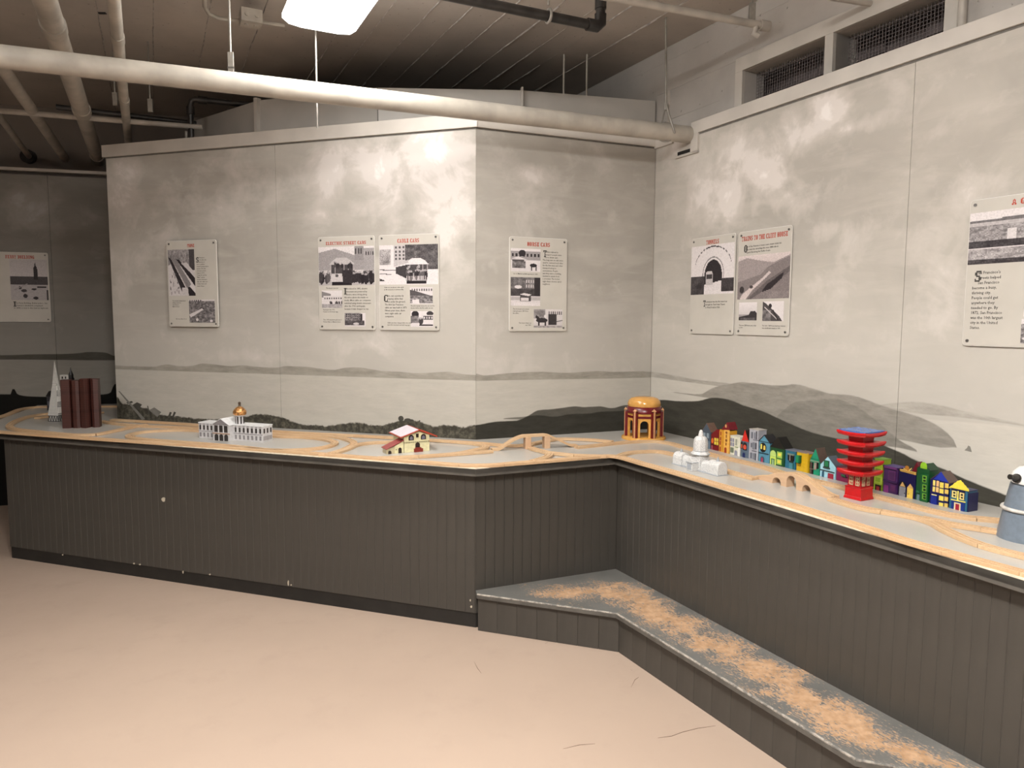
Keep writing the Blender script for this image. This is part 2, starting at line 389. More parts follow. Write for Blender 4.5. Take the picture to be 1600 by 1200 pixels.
scuff = mat('scuff_mark', (.17, .115, .08), .7)
for pts in ([(986, 1074), (992, 1062), (998, 1058)], [(1028, 1153), (1050, 1150), (1066, 1144), (1090, 1138), (1118, 1134)], [(741, 1034), (746, 1044), (752, 1052)], [(852, 1006), (856, 1003)], [(985, 1046), (988, 1048)], [(880, 1170), (905, 1164), (930, 1162)]):
    q = [gp(x, y, .0006) for x, y in pts]
    MB().tube(q, [.0004]+[.0011]*(len(q)-2)+[.0004], 5).build('scuff', scuff, fl)

# ceiling: slab with fins left by the form boards
ce = struct('ceiling', (BC.x, BC.y, 0), PC.rot, label='board-formed concrete ceiling')
MB().box(-4.2, 9, -8, .3, CEIL, CEIL+.12).build('slab', M['ceiling'], ce)
random.seed(3)
ridge_y = [(gp(x, y, CEIL)-BC).dot(nC) for x, y in ((1075, 0), (1000, 0), (945, 2), (884, 0), (813, 0), (748, 0), (688, 0), (620, 0), (560, 0), (418, 2), (330, 0), (240, 0), (150, 0), (60, 0), (-60, 0))]
k = 0
for yv in ridge_y:
    m = MB(); u = -3.6; keep = 1 if k < 9 else .2
    while u < 4.5:
        ln = random.uniform(.25, .9); gap = random.choice([0, 0, 0, .03, .15 if keep < .5 else .0])
        h = random.uniform(.003, .009)*(1 if random.random() < .85 else .35); j0, j1 = random.uniform(-.003, .003), random.uniform(-.003, .003)
        q = 6; pts = []
        for i in range(q+1):
            uu = u+ln*i/q; y = yv+j0+(j1-j0)*i/q+random.uniform(-.0014, .0014); hh = h*random.uniform(.45, 1.1)
            pts.append((uu, y, hh))
        for a, b in zip(pts, pts[1:]):
            wd = .0035
            m.add([(a[0], a[1]-wd, CEIL+.001), (b[0], b[1]-wd, CEIL+.001), (b[0], b[1]+wd, CEIL+.001), (a[0], a[1]+wd, CEIL+.001), (a[0], a[1], CEIL-a[2]), (b[0], b[1], CEIL-b[2])],
                  [(0, 1, 5, 4), (3, 4, 5, 2), (0, 4, 3), (1, 2, 5)])
        u += ln+gap
    m.build('form_ridge', M['ridge'], ce); k += 1

# concrete wall on the right with the louvre opening
def boxes_around(mb, u0, u1, z0, z1, holes, y0, y1):
    us = sorted({u0, u1}|{h[0] for h in holes}|{h[1] for h in holes}); zs = sorted({z0, z1}|{h[2] for h in holes}|{h[3] for h in holes})
    for a, b in zip(us, us[1:]):
        for c_, d_ in zip(zs, zs[1:]):
            mu, mz = (a+b)/2, (c_+d_)/2
            if any(h[0] < mu < h[1] and h[2] < mz < h[3] for h in holes): continue
            mb.box(a, b, y0, y1, c_, d_)
wc = struct('wall_right_concrete', PK.p, PK.rot, label='rough board-formed concrete wall above the right-hand mural')
u0 = PK.uz(1164, 130)[0]; z_open0 = 2.60; z_open1 = PK.uz(1164, 111)[1]
uA1 = PK.uz(1293, 80)[0]; uB0 = PK.uz(1306, 80)[0]; uB1 = PK.uz(1480, 30)[0]
m = MB(); boxes_around(m, -3.3, C_L, 0, CEIL+.02, [(u0, uA1, z_open0, z_open1), (uB0, uB1, z_open0, z_open1)], 0, .14)
m.build('wall_slab', M['concrete'], wc)
for i, (zz, a, b) in enumerate([(CEIL-.085, -3, 5), (CEIL-.27, -3, 5), (CEIL-.45, -3, u0-.05)]):
    m = MB(); u = a; random.seed(20+i)
    while u < b:
        ln = random.uniform(.1, .5); h = random.uniform(.001, .004)
        m.add([(u, .001, zz-.003), (u+ln, .001, zz-.003+random.uniform(-.002, .002)), (u+ln, .001, zz+.003), (u, .001, zz+.003), (u, -h, zz), (u+ln, -h*.6, zz)], [(0, 1, 5, 4), (3, 4, 5, 2), (0, 4, 3), (1, 2, 5)])
        u += ln+random.choice([0, 0, .05, .2])
    m.build('form_ridge', M['concrete'], wc)
M['frame'] = mat('opening_frame', (.46, .43, .385), .5, 0, .05, 6, .1)
wn = struct('window_1', PK.p, PK.rot, label='high louvre opening with wire mesh in the concrete wall')
fr = MB(); t = .055
fr.box(u0-t, uB1+t+.02, -.022, 0, z_open1, z_open1+t+.02)
fr.box(u0-t, u0, -.022, 0, z_open0, z_open1)
fr.box(uA1, uB0, -.022, .10, z_open0, z_open1)
fr.box(uB1, uB1+.075, -.022, 0, z_open0, z_open1)
fr.build('frame', M['frame'], wn, .002)
wire = mat('mesh_wire', (.16, .135, .13), .6, 0, .05, 60)
for a, b in ((u0, uA1), (uB0, uB1)):
    m = MB(); s = .0165; x = a
    while x < b: m.box(x-.0009, x+.0009, .085, .087, z_open0, z_open1); x += s
    z = z_open0
    while z < z_open1: m.box(a, b, .087, .089, z-.0009, z+.0009); z += s
    m.build('wire_mesh', wire, wn, kind='stuff')
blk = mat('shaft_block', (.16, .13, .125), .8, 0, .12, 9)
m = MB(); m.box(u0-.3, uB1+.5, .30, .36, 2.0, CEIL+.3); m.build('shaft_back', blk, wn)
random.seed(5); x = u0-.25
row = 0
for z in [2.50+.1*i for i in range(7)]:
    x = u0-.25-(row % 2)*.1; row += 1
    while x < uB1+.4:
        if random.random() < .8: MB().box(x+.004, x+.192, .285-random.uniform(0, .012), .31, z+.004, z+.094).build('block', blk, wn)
        x += .2
# the rest of the room, mostly out of sight
room = mat('room_wall', (.40, .37, .33), .7, 0, .05, 3)
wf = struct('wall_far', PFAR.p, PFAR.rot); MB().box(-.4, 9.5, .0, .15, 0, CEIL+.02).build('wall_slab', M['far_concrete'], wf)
wb = struct('wall_back'); MB().box(-8, 6, -4.6, -4.45, 0, CEIL+.02).build('wall_slab', room, wb)
wl = struct('wall_side'); MB().box(-8.1, -7.95, -4.6, 9, 0, CEIL+.02).build('wall_slab', room, wl)

# ------------------------------------------------------------------ mural partitions with head trim
def partition(name, pl, splits, mt, label, thick=.045):
    o = struct(name, pl.p, pl.rot, label)
    for a, b in zip(splits, splits[1:]):
        MB().box(a+.0012, b-.0012, 0, thick, 0, ZB+.03).build('mural_panel', [mt], o)
    return o
us = PA.uz(434, 420)[0]
partition('wall_left', PA, [0, us, A_L], MA, 'left partition wall painted with clouds and a bay')
partition('wall_middle', PB, [0, B_L], MBm, 'middle partition wall in shade painted with clouds and dark hills')
us = PC.uz(1416, 380)[0]
partition('wall_right', PC, [0, us, us+1.22, us+2.44, C_L], MCm, 'right partition wall painted with clouds and headlands')
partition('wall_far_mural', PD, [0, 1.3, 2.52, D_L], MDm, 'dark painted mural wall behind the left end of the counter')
tr = struct('trim_1', PA.p, PA.rot); MB().box(-.02, A_L+.012, -.014, .06, ZB, ZT+.01).build('head_trim', M['trim'], tr, .002)
tr = struct('trim_2', PB.p, PB.rot); MB().box(-.004, B_L-.0, -.014, .06, ZB, ZT).build('head_trim', M['trim'], tr, .002)
tr = struct('trim_3', PC.p, PC.rot)
uc = PC.uz(1093, 210)[0]; uh = PC.uz(1081, 210)[0]; ub = PC.uz(1057, 246)[0]; uL = PC.uz(1053, 222)[0]
zlow = PC.uz(1093, 237.5)[1]
MB().box(uc-.06, C_L, -.014, .10, ZB, ZT).build('head_trim', M['trim'], tr, .0015)
MB().box(uh+.004, uc, -.013, .0, zlow, ZB+.01).build('pipe_box_board', M['trim'], tr, .001)
MB().box(ub, uc, -.013, 0, zlow-.001, zlow+.012).build('pipe_box_sill', M['trim'], tr, .001)
MB().box(.0, uL, -.014, .10, ZB-.012, ZT-.02).build('head_trim', M['trim'], tr, .0015)
MB().box(uh-.12, uh+.004, -.004, .001, zlow+.012, zlow+.035).build('pipe_gap', M['black'], tr)
tr = struct('trim_4', PD.p, PD.rot); MB().box(0, D_L, -.012, .06, ZT-.01, ZT+.012).build('head_trim', M['trim'], tr)

for tn, pl, a, b in (('trim_5', PA, 0, A_L), ('trim_6', PB, 0, B_L), ('trim_7', PC, uc, C_L)):
    tr = struct(tn, pl.p, pl.rot); MB().box(a, b, -.0016, 0, ZB-.009, ZB+.002).build('shadow_gap', M['reveal'], tr)

M['mural_dark'] = mat('mural_dark_paint', (.050, .046, .036), .8, 0, .1, 40); M['mural_grey'] = mat('mural_grey_paint', (.17, .16, .14), .8, 0, .08, 40); M['mural_mid'] = mat('mural_mid_paint', (.20, .187, .162), .8, 0, .05, 30)
def decal(par, pl, pts, m_, nm, y=-.0006):
    MB().prism([pl.uz(*p) for p in pts], y, .0).build(nm, m_, par)
wA_ = [o for o in C.objects if o.name == 'wall_left'][0]; wC_ = [o for o in C.objects if o.name == 'wall_right'][0]; wD_ = [o for o in C.objects if o.name == 'wall_far_mural'][0]
circ = lambda x, y, rx, ry, n=14: [(x+rx*math.cos(2*math.pi*i/n), y+ry*math.sin(2*math.pi*i/n)) for i in range(n)]
decal(wA_, PA, [(185, 611), (187, 611), (227, 655), (222, 656)], M['mural_grey'], 'painted_pole', -.0010)
decal(wA_, PA, [(262, 652), (265.5, 643.5), (268.5, 644.5), (265, 653.5)], M['mural_dark'], 'painted_post')
decal(wA_, PA, [(268.5, 652), (272, 643), (275, 644.5), (271, 653)], M['mural_dark'], 'painted_post')
decal(wA_, PA, [(233, 641), (241, 636.5), (252, 644), (246, 651.5)], M['mural_grey'], 'painted_hut', -.0008)
decal(wA_, PA, [(230, 634), (231.4, 634), (234, 647), (232, 647)], M['mural_dark'], 'painted_post')
decal(wA_, PA, [(197, 629), (206, 626.5), (208, 629), (200, 631)], M['mural_dark'], 'painted_rock')
decal(wA_, PA, [(205, 634), (214, 628.5), (222, 632), (216, 641)], M['mural_dark'], 'painted_rock')
decal(wA_, PA, circ(626.5, 654, 4.3, 4.3), M['mural_dark'], 'painted_tree'); decal(wA_, PA, circ(637, 656.5, 5.5, 3), M['mural_dark'], 'painted_tree'); decal(wA_, PA, circ(643, 657.5, 4, 2.4), M['mural_dark'], 'painted_tree'); decal(wA_, PA, circ(655.5, 657.8, 1.3, 1.3, 8), M['mural_dark'], 'painted_tree')
decal(wC_, PC, [(1507, 703.5), (1511, 700), (1513, 696), (1516, 698), (1518.5, 706.5)], M['mural_mid'], 'painted_rock')

# white screen wall standing behind the partitions, in flat bays with cover strips
ZS = 2.9
sp_ = [gp(x, y, ZS) for x, y in ((300, 190), (403, 157), (590, 137), (815, 141), (1024, 158))]
ws = struct('wall_screen', label='low white panelled screen wall rising behind the mural partitions')
for a, b in zip(sp_, sp_[1:]):
    d = (b-a); L = Vector((d.x, d.y)).length; r = math.atan2(d.y, d.x)
    o = MB().box(0, L, 0, .03, 2.0, ZS).build('screen_panel', M['soffit'], ws); o.location = (a.x, a.y, 0); o.rotation_euler = (0, 0, r)
for i, (wd, pj) in ((1, (.028, .025)), (3, (.012, .03))):
    a = sp_[i]; o = MB().box(-wd/2, wd/2, -pj, .012, 2.0, ZS+.012).build('cover_strip', M['trim'], ws, .001); o.location = (a.x, a.y, 0)
    d = sp_[i+1]-sp_[i-1]; o.rotation_euler = (0, 0, math.atan2(d.y, d.x))
x = sp_[2]; o = MB().box(-.003, .003, -.003, .01, 2.0, ZS).build('cover_strip', M['nosing'], ws); o.location = (x.x, x.y, 0)

# ------------------------------------------------------------------ pipes and ceiling fittings
def pipe(name, pts, r, mt, label, cat='pipe', n=16, couplers=(), group=None):
    t = thing(name, label, cat, pts[0], group=group); p0 = Vector(pts[0]); q = [Vector(p)-p0 for p in pts]
    MB().tube(q, r, n).build('pipe_body', mt, t)
    for k in couplers:
        d = q[-1]-q[0]; a = q[0]+d*k; dn = d.normalized()
        MB().cyl(a-dn*.045, a+dn*.045, r*1.12, n=n).build('coupling', mt, t, .002)
    return t
a = Vector((gp(0, 88, 2.572))); b = gp(1080, 211, 2.572)
a = a-(b-a)*.25
big = pipe('sprinkler_main', [a, b], .0475, M['pipe_cream'], 'large cream pipe crossing the room in front of the mural partitions', n=24)
def rel(o, p): return Vector(p)-o.location
# hanger rods of the main
for hx, hy, y0 in ((361, 110, 40), (1040, 195, 28)):
    pt = a+(b-a)*((Plane(a, math.atan2((b-a).x, (b-a).y)).uz(hx, hy)[0])/(b-a).length)
    if hx == 361:
        t = thing('pipe_hanger', 'rod hanger with clevis holding the large cream pipe near the light', 'pipe hanger', (pt.x, pt.y, pt.z))
        MB().cyl((0, 0, .12), (0, 0, CEIL-pt.z), .005, n=8).build('rod', M['rod'], t)
        MB().box(-.013, .013, -.004, .004, .045, .135).build('clevis', M['rod'], t, .001)
        MB().cyl((-.014, 0, .065), (.014, 0, .065), .006, n=8).build('bolt', M['screw'], t)
    else:
        t = thing('pipe_hanger', 'long rod hanger with hooked strap at the right end of the large cream pipe', 'pipe hanger', (pt.x, pt.y, pt.z))
        MB().cyl((0, 0, .13), (-.012, .0, CEIL-pt.z), .006, n=8).build('rod', M['rod'], t)
        MB().tube([(.052*math.cos(q_), 0, .052*math.sin(q_)) for q_ in [math.pi*2*i/20 for i in range(21)]], .006, 8).build('strap_ring', M['rod'], t)
        MB().tube([(.0, -.012, .15), (.012, -.04, .08), (.03, -.05, .02), (.045, -.045, -.02)], .006, 8).build('hook_arm', M['rod'], t)
        MB().tube([(.0, .01, .15), (-.02, -.02, .08), (-.035, -.04, .02)], .005, 8).build('hook_arm', M['rod'], t)
        MB().box(-.012, .014, -.01, .01, .12, .16).build('clevis', M['rod'], t, .002)
        MB().box(.012, .028, .02, .028, .04, .24).build('bracket_strap', M['pipe_grey'], t, .001)
# four pipes running to the far wall
def run(x0, y0, x1, y1, z, r, name, lab, mt, coup=()):
    p, q = gp(x0, y0, z), gp(x1, y1, z); d = (q-p); p = p-d*1.2
    return pipe(name, [p, q], r, mt, lab, couplers=coup)
run(70, 0, 154, 251, 2.80, .048, 'ceiling_pipe', 'thickest of the four ceiling pipes running to the dark far wall', M['pipe_cream'], (.585, .78, .975))
run(178, 0, 201, 225, 2.78, .026, 'ceiling_pipe', 'rightmost of the ceiling pipes running to the dark far wall', M['pipe_cream'], (.62, .80))
run(-20, 70, 101, 247, 2.80, .034, 'ceiling_pipe', 'ceiling pipe just left of the thickest one, ending in the far wall', M['pipe_cream'])
run(-40, 130, 45, 244, 2.80, .022, 'ceiling_pipe', 'thinnest and leftmost ceiling pipe ending in a dark ring at the far wall', M['pipe_cream'])
t = thing('pipe_sleeve', 'dark ring where the thinnest ceiling pipe enters the far wall', 'pipe sleeve', gp(46, 245, 2.8)); MB().cyl((0, -.03, 0), (-.01, .03, 0), .055, n=20).build('sleeve_ring', M['pipe_black'], t)
t = thing('pipe_sleeve', 'dark collar where the thickest ceiling pipe enters the far wall', 'pipe sleeve', gp(154, 252, 2.8)); MB().cyl((0, -.0, 0), (-.01, .05, 0), .085, n=20).build('sleeve_ring', M['pipe_black'], t)
# cross pipe and black riser at the back left
zc = 2.78
p, q = gp(-60, 153, zc), gp(290, 183, zc)
pipe('cross_pipe', [p+Vector((0, .25, 0)), q+Vector((0, .25, 0))], .017, M['pipe_grey'], 'thin pale pipe running crosswise under the black pipe at the back left')
p, q = gp(40, 145, 2.88), gp(290, 176, 2.88)
pipe('black_pipe', [p+Vector((0, .3, 0)), q+Vector((0, .3, 0))], .018, M['pipe_black'], 'black pipe running crosswise at the back left above the pale one')
e = gp(297, 155, 2.96); zz = e.z
t = thing('black_riser', 'black pipe riser with elbow standing behind the left partition', 'pipe', (e.x, e.y, 2.3))
MB().tube([(0, 0, 0), (0, 0, zz-2.3-.04), (.008, 0, zz-2.3-.012), (.03, 0, zz-2.3), (.35, .12, zz-2.3)], .019, 12).build('pipe_body', M['pipe_black'], t)
MB().cyl((0, 0, zz-2.3-.10), (0, 0, zz-2.3-.05), .026, n=12).build('coupling', M['pipe_black'], t)
MB().cyl((.05, .01, zz-2.3), (.10, .028, zz-2.3), .026, n=12).build('coupling', M['pipe_black'], t)
MB().cyl((-.035, 0, 0), (-.035, 0, .45), .009, n=8).build('side_conduit', M['pipe_grey'], t)
for x, y0, y1, z, lab in ((492, 70, 200, 2.45, 'thin bare rod hanging behind the large cream pipe right of the light'), (176, 118, 160, 2.82, 'short pale rod hanger at the cross pipe behind the leftmost pipes'), (231, 128, 170, 2.80, 'small bright hanger clamp right of the ceiling pipes')):
    g0 = gp(x+4, y1, z); t = thing('hanger_rod', lab, 'rod', (g0.x, g0.y, z))
    MB().cyl((0, 0, 0), (0, 0, CEIL-z), .0045, n=8).build('rod', M['rod'], t)
    if x != 492: MB().box(-.014, .014, -.006, .006, -.02, .06).build('clamp', M['rod'], t, .001)
g0 = gp(886, 145, 2.96)
for x, lab in ((883, 'short grey rod rising above the screen wall at its middle'), (920, 'short grey rod rising above the screen wall near the concrete')):
    g1 = gp(x, 150, 2.9); g1.y += .15; t = thing('hanger_rod', lab, 'rod', (g1.x, g1.y, 2.7)); MB().cyl((0, 0, 0), (0, 0, CEIL-2.7), .006, n=8).build('rod', M['pipe_grey'], t)
# black drain pipe with elbow, upper centre
p0 = gp(640, -19, 2.95); p1 = gp(938, 42, 2.95)
d = (p1-p0).normalized(); t = thing('drain_pipe', 'black iron pipe with upturned elbow under the ceiling', 'pipe', p0)
e = p1-p0
MB().tube([(0, 0, 0), e-d*.03, e-d*.008+Vector((0, 0, .006)), e+Vector((0, 0, .025)), e+Vector((0, 0, CEIL-2.95))], .0235, 16).build('pipe_body', M['pipe_black'], t)
MB().tube([e-d*.075, e-d*.02, e+Vector((0, 0, .018)), e+Vector((0, 0, .06))], .030, 16).build('elbow', M['pipe_black'], t, .002)
MB().cyl(e+Vector((0, 0, .085)), e+Vector((0, 0, .14)), .029, n=16).build('coupling', M['pipe_black'], t)
h = gp(857, 25, 2.95)-p0
MB().tube([(h.x, h.y+.0, CEIL-2.95), (h.x, h.y, .05)], .006, 8).build('hanger_rod', M['rod'], t)
ang = math.atan2(d.y, d.x); hr = MB(); hr.tube([(h.x-math.sin(ang)*.03*math.cos(q_), h.y+math.cos(ang)*.03*math.cos(q_), .03*math.sin(q_)) for q_ in [2*math.pi*i/18 for i in range(19)]], .007, 8); hr.build('hanger_ring', M['rod'], t)
# pale pipe at the top right
p0 = gp(900, -14, 3.0); p1 = gp(1192, 40, 3.0); d = (p1-p0).normalized(); t = thing('branch_pipe', 'pale grey pipe ending in a capped tee by the concrete wall', 'pipe', p0); e = p1-p0
MB().tube([(0, 0, 0), e], .0185, 14).build('pipe_body', M['pipe_grey'], t)
MB().cyl(e-d*.02, e+d*.035, .027, n=14).build('end_cap', M['pipe_grey'], t, .003)
MB().tube([e-d*.04+Vector((0, 0, -.005)), e-d*.055+Vector((0, -.005, -.05)), e-d*.03+Vector((0, -.01, -.058))], .014, 12).build('outlet', M['pipe_grey'], t)
h = e-d*.07
MB().tube([(h.x, h.y, .03), (h.x, h.y, CEIL-3.0)], .006, 8).build('hanger_rod', M['rod'], t)
MB().box(h.x-.016, h.x+.016, h.y-.008, h.y+.008, .015, .10).build('clevis', M['rod'], t, .001)
p0 = gp(1296, -4, 2.92); p1 = gp(1368, 7, 2.92); t = thing('pipe_stub', 'short pale pipe with a hook at the top edge above the louvre', 'pipe', p0); e = p1-p0
MB().tube([(0, 0, 0), e], .013, 12).build('pipe_body', M['pipe_grey'], t)
MB().tube([e+Vector((0, 0, .08)), e+Vector((.02, 0, .02)), e+Vector((.012, 0, -.02)), e+Vector((-.02, 0, -.012))], .007, 8).build('hook', M['rod'], t)
q = PK.at(PK.uz(1516, 20)[0], -.05); t = thing('wall_conduit', 'upright grey conduit on the concrete wall right of the louvre', 'conduit', (q.x, q.y, 2.62)); MB().cyl((0, 0, 0), (0, 0, CEIL-2.62), .017, n=12).build('conduit_body', M['pipe_grey'], t)

# ceiling light (lit) and its twin further along the same row, out of the frame
g = G('lamp_diffuser'); g.nt.nodes.remove(g.b)
em = g.n('ShaderNodeEmission'); em.inputs[0].default_value = LAMP+(1,)
g.link(em.outputs[0], g.nt.nodes['Material Output'].inputs[0])
def lamp(loc, rot, name, label, W, L=1.22, strength=15):
    em_m = g.mat.copy(); em_m.node_tree.nodes['Emission'].inputs[1].default_value = strength
    em_e = g.mat.copy(); em_e.node_tree.nodes['Emission'].inputs[1].default_value = min(2.0, strength*.06)
    t = thing(name, label, 'ceiling light', loc, rot)
    MB().box(-W/2+.03, W/2-.03, 0, L, .055, .085).build('housing', M['sign'], t, .003)
    pr = [(-W/2, .05), (-W/2, .03), (-W/2+.03, .008), (-W/4, 0), (W/4, 0), (W/2-.03, .008), (W/2, .03), (W/2, .05)]
    MB().prism(pr, .006, L-.006).build('diffuser', em_m, t)
    MB().prism([(x*1.01, z-.001 if z < .05 else z) for x, z in pr], 0, .006).build('end_plate', em_e, t)
    MB().prism([(x*1.01, z-.001 if z < .05 else z) for x, z in pr], L-.006, L).build('end_plate', em_e, t)
    MB().cyl((0, L*.25, .085), (0, L*.25, CEIL-loc[2]), .012, n=8).build('stem', M['rod'], t)
    MB().cyl((0, L*.75, .085), (0, L*.75, CEIL-loc[2]), .012, n=8).build('stem', M['rod'], t)
    return t
LZ = 2.90
la, lb = gp(441, 38, LZ), gp(556, 58, LZ)
Wd = (lb-la).length; ce_ = (la+lb)/2
rl = PC.rot-math.pi/2-math.pi*0                # local +Y runs towards the camera
rl = math.atan2(dC.y, dC.x)-math.pi/2
lamp((ce_.x, ce_.y, LZ), rl, 'ceiling_light', 'bright wraparound fluorescent light under the ceiling', Wd, 1.22, LAMP_W['near'])
lamp((ce_.x+dC.x*2.9-nC.x*.6, ce_.y+dC.y*2.9-nC.y*.6, 3.05), rl, 'ceiling_light', 'second light of the same row, nearer than the frame shows', Wd, 1.22, LAMP_W['far'])
lamp((ce_.x+dC.x*1.5-nC.x*2.6, ce_.y+dC.y*1.5-nC.y*2.6, 3.05), rl, 'ceiling_light', 'light of the next row to the left, nearer than the frame shows', Wd, 1.22, LAMP_W['left'])
# junction box and conduit feeding the light
jb = gp(392, 33, 3.10); t = thing('junction_box', 'square cream junction box on the ceiling left of the light', 'junction box', jb, rl)
MB().box(-.055, .055, -.05, .05, -.02, .05).build('box_body', M['pipe_cream'], t, .003)
for sx in (-.025, .025):
    MB().cyl((sx, .051, .015), (sx, .058, .015), .011, n=12).build('knockout', M['pipe_cream'], t)
    MB().cyl((sx, .0, -.026), (sx, .0, -.02), .011, n=12).build('knockout', M['pipe_cream'], t)
t = thing('light_conduit', 'cream conduit bending from the ceiling to the junction box', 'conduit', jb)
q = [gp(x, y, 3.11)-jb for x, y in ((306, -25), (319, -6), (320, 10), (326, 21), (340, 28), (360, 31), (380, 33))]
MB().tube(q, .011, 10).build('conduit_body', M['pipe_cream'], t)
q = [gp(x, y, 3.11)-jb for x, y in ((404, 34), (445, 40))]
MB().tube(q, .011, 10).build('conduit_body', M['pipe_cream'], t)
# small fixings on the ceiling
for x, y, lab in ((160, 20, 'small dark plate on the ceiling between the left pipes'),):
    p = gp(x, y, CEIL-.002); t = thing('ceiling_plate', lab, 'plate', p); MB().box(-.02, .02, -.008, .008, -.006, .0).build('plate_body', M['pipe_black'], t)

# ------------------------------------------------------------------ the display counter
HCT = .80
N0 = Vector((-3.42, 4.425, 0)); N1 = gp(743, 732); N2 = gp(961, 714); N3 = gp(1600, 905)
N1.z = N2.z = N3.z = 0
N0 = N1+(gp(0, 676)-N1)*1.10; N0.z = 0
N3 = N2+(N3-N2).normalized()*4.6
B3 = PC.at(4.9); A0 = PA.at(0)
topo = [N0, N1, N2, N3, Vector((B3.x, B3.y, 0)), BC, AB, Vector((A0.x, A0.y, 0)), Vector((A0.x+.1, A0.y+.05, 0)), Vector((-2.45, 5.99, 0)), Vector((-3.77, 5.70, 0)), Vector((-3.507, 4.901, 0))]
ct = thing('display_counter', 'long dark grey beadboard display counter carrying the toy railway', 'counter', (0, 0, 0))
MB().slab([(p.x, p.y) for p in topo], HCT-.028, HCT, 0, 1).build('countertop', [M['top'], M['nosing']], ct)
# nosing boards and the laminate strip above them, edge highlight painted in as cream
def off2(p, q, o):
    d = (q-p).normalized(); n = Vector((-d.y, d.x, 0)); return n*o
def offset_line(pts, o):
    out = []
    for i, p in enumerate(pts):
        if i == 0: out.append(p+off2(pts[0], pts[1], o))
        elif i == len(pts)-1: out.append(p+off2(pts[-2], pts[-1], o))
        else:
            a = pts[i-1]+off2(pts[i-1], p, o); b = p+off2(p, pts[i+1], o)
            out.append(isect(a, p-pts[i-1], b, pts[i+1]-p))
    return out
front = [N0, N1, N2, N3]; inner = offset_line(front, .018)
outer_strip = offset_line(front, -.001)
for i in range(3):
    a, b, c_, d_ = front[i], front[i+1], inner[i+1], inner[i]
    MB().hexa([(p.x, p.y, HCT-.040) for p in (a, b, c_, d_)], [(p.x, p.y, HCT-.0035) for p in (a, b, c_, d_)]).build('nosing_board', M['nosing'], ct, .0015)
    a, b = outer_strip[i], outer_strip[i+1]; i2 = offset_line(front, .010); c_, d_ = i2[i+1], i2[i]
    MB().hexa([(p.x, p.y, HCT-.0035) for p in (a, b, c_, d_)], [(p.x, p.y, HCT+.0012) for p in (a, b, c_, d_)]).build('edge_strip', M['lit_laminate_edge'], ct)
# beadboard faces
bead_mesh = {}
def bead_face(p, q, z0, z1, par, wdt=.0493, name='bead_board', first=0):
    d = (q-p); L = d.length; d.normalize(); rot = math.atan2(d.y, d.x); u = first; k = 0
    while u < L-.004:
        e = min(u+wdt, L); wd = e-u; key = (round(wd, 4), round(z1-z0, 4))
        if key not in bead_mesh:
            g_ = .0032
            poly = [(0, .0012), (g_*.5, .0022), (g_, 0), (wd-g_*.4, 0), (wd, .0008), (wd, .012), (0, .012)]
            bead_mesh[key] = MB().slab(poly, 0, z1-z0).mesh('bead_board', M['bead'])
        o = bpy.data.objects.new(name, bead_mesh[key]); C.objects.link(o); o.parent = par
        o.location = (p.x+d.x*u, p.y+d.y*u, z0); o.rotation_euler = (0, 0, rot); u = e; k += 1
base = offset_line(front, .048)
ps = base[1]+(base[0]-base[1])*((base[1]-Vector((-3.115, 4.40, 0))).length/(base[1]-base[0]).length)
bead_face(ps, base[1], .075, HCT-.028, ct); bead_face(base[1], base[2], .075, HCT-.028, ct); bead_face(base[2], base[3], .075, HCT-.028, ct)
carc = offset_line([ps, base[1], base[2], base[3]], .012); carc2 = offset_line([ps, base[1], base[2], base[3]], .05)
for i in range(3):
    a, b, c_, d_ = carc[i], carc[i+1], carc2[i+1], carc2[i]
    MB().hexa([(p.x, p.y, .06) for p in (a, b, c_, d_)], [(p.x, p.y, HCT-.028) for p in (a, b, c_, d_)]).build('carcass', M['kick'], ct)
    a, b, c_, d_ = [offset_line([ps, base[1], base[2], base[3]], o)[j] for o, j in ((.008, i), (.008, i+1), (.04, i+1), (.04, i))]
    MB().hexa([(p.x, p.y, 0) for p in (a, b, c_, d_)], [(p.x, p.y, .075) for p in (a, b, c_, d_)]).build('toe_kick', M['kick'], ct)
# carcass under the far left return
MB().slab([(-3.05, 4.50), (-2.75, 4.97), (-2.5, 5.9), (-3.6, 5.7), (-3.42, 4.95)], 0, HCT-.029).build('return_carcass', M['kick'], ct)

chip_m = mat('bare_chip', (.50, .44, .34), .7)
fA = vplane_(base[0], base[1])
for x, y, rx, ry in ((255.5, 780.5, 3, 3.6), (209.5, 880.5, 1.3, 1.2), (218.5, 882, 1.3, 1.2), (286, 894, 1, 2.4), (328, 897.6, 1.3, 1.2), (450.5, 911, 1, 4.5), (455, 914, 1.2, 1), (98, 867, 1, 1), (735, 938, 1, 1.8), (736.5, 948, 1.6, 2)):
    q_ = [fA.uz(x+rx*math.cos(2*math.pi*i/9)*(1+.2*((i*7) % 3-1)), y+ry*math.sin(2*math.pi*i/9)) for i in range(9)]
    o = MB().prism([(u, z) for u, z in q_], -.0009, .0006).build('paint_chip', chip_m, ct); o.location = (fA.p.x, fA.p.y, 0); o.rotation_euler = (0, 0, fA.rot)

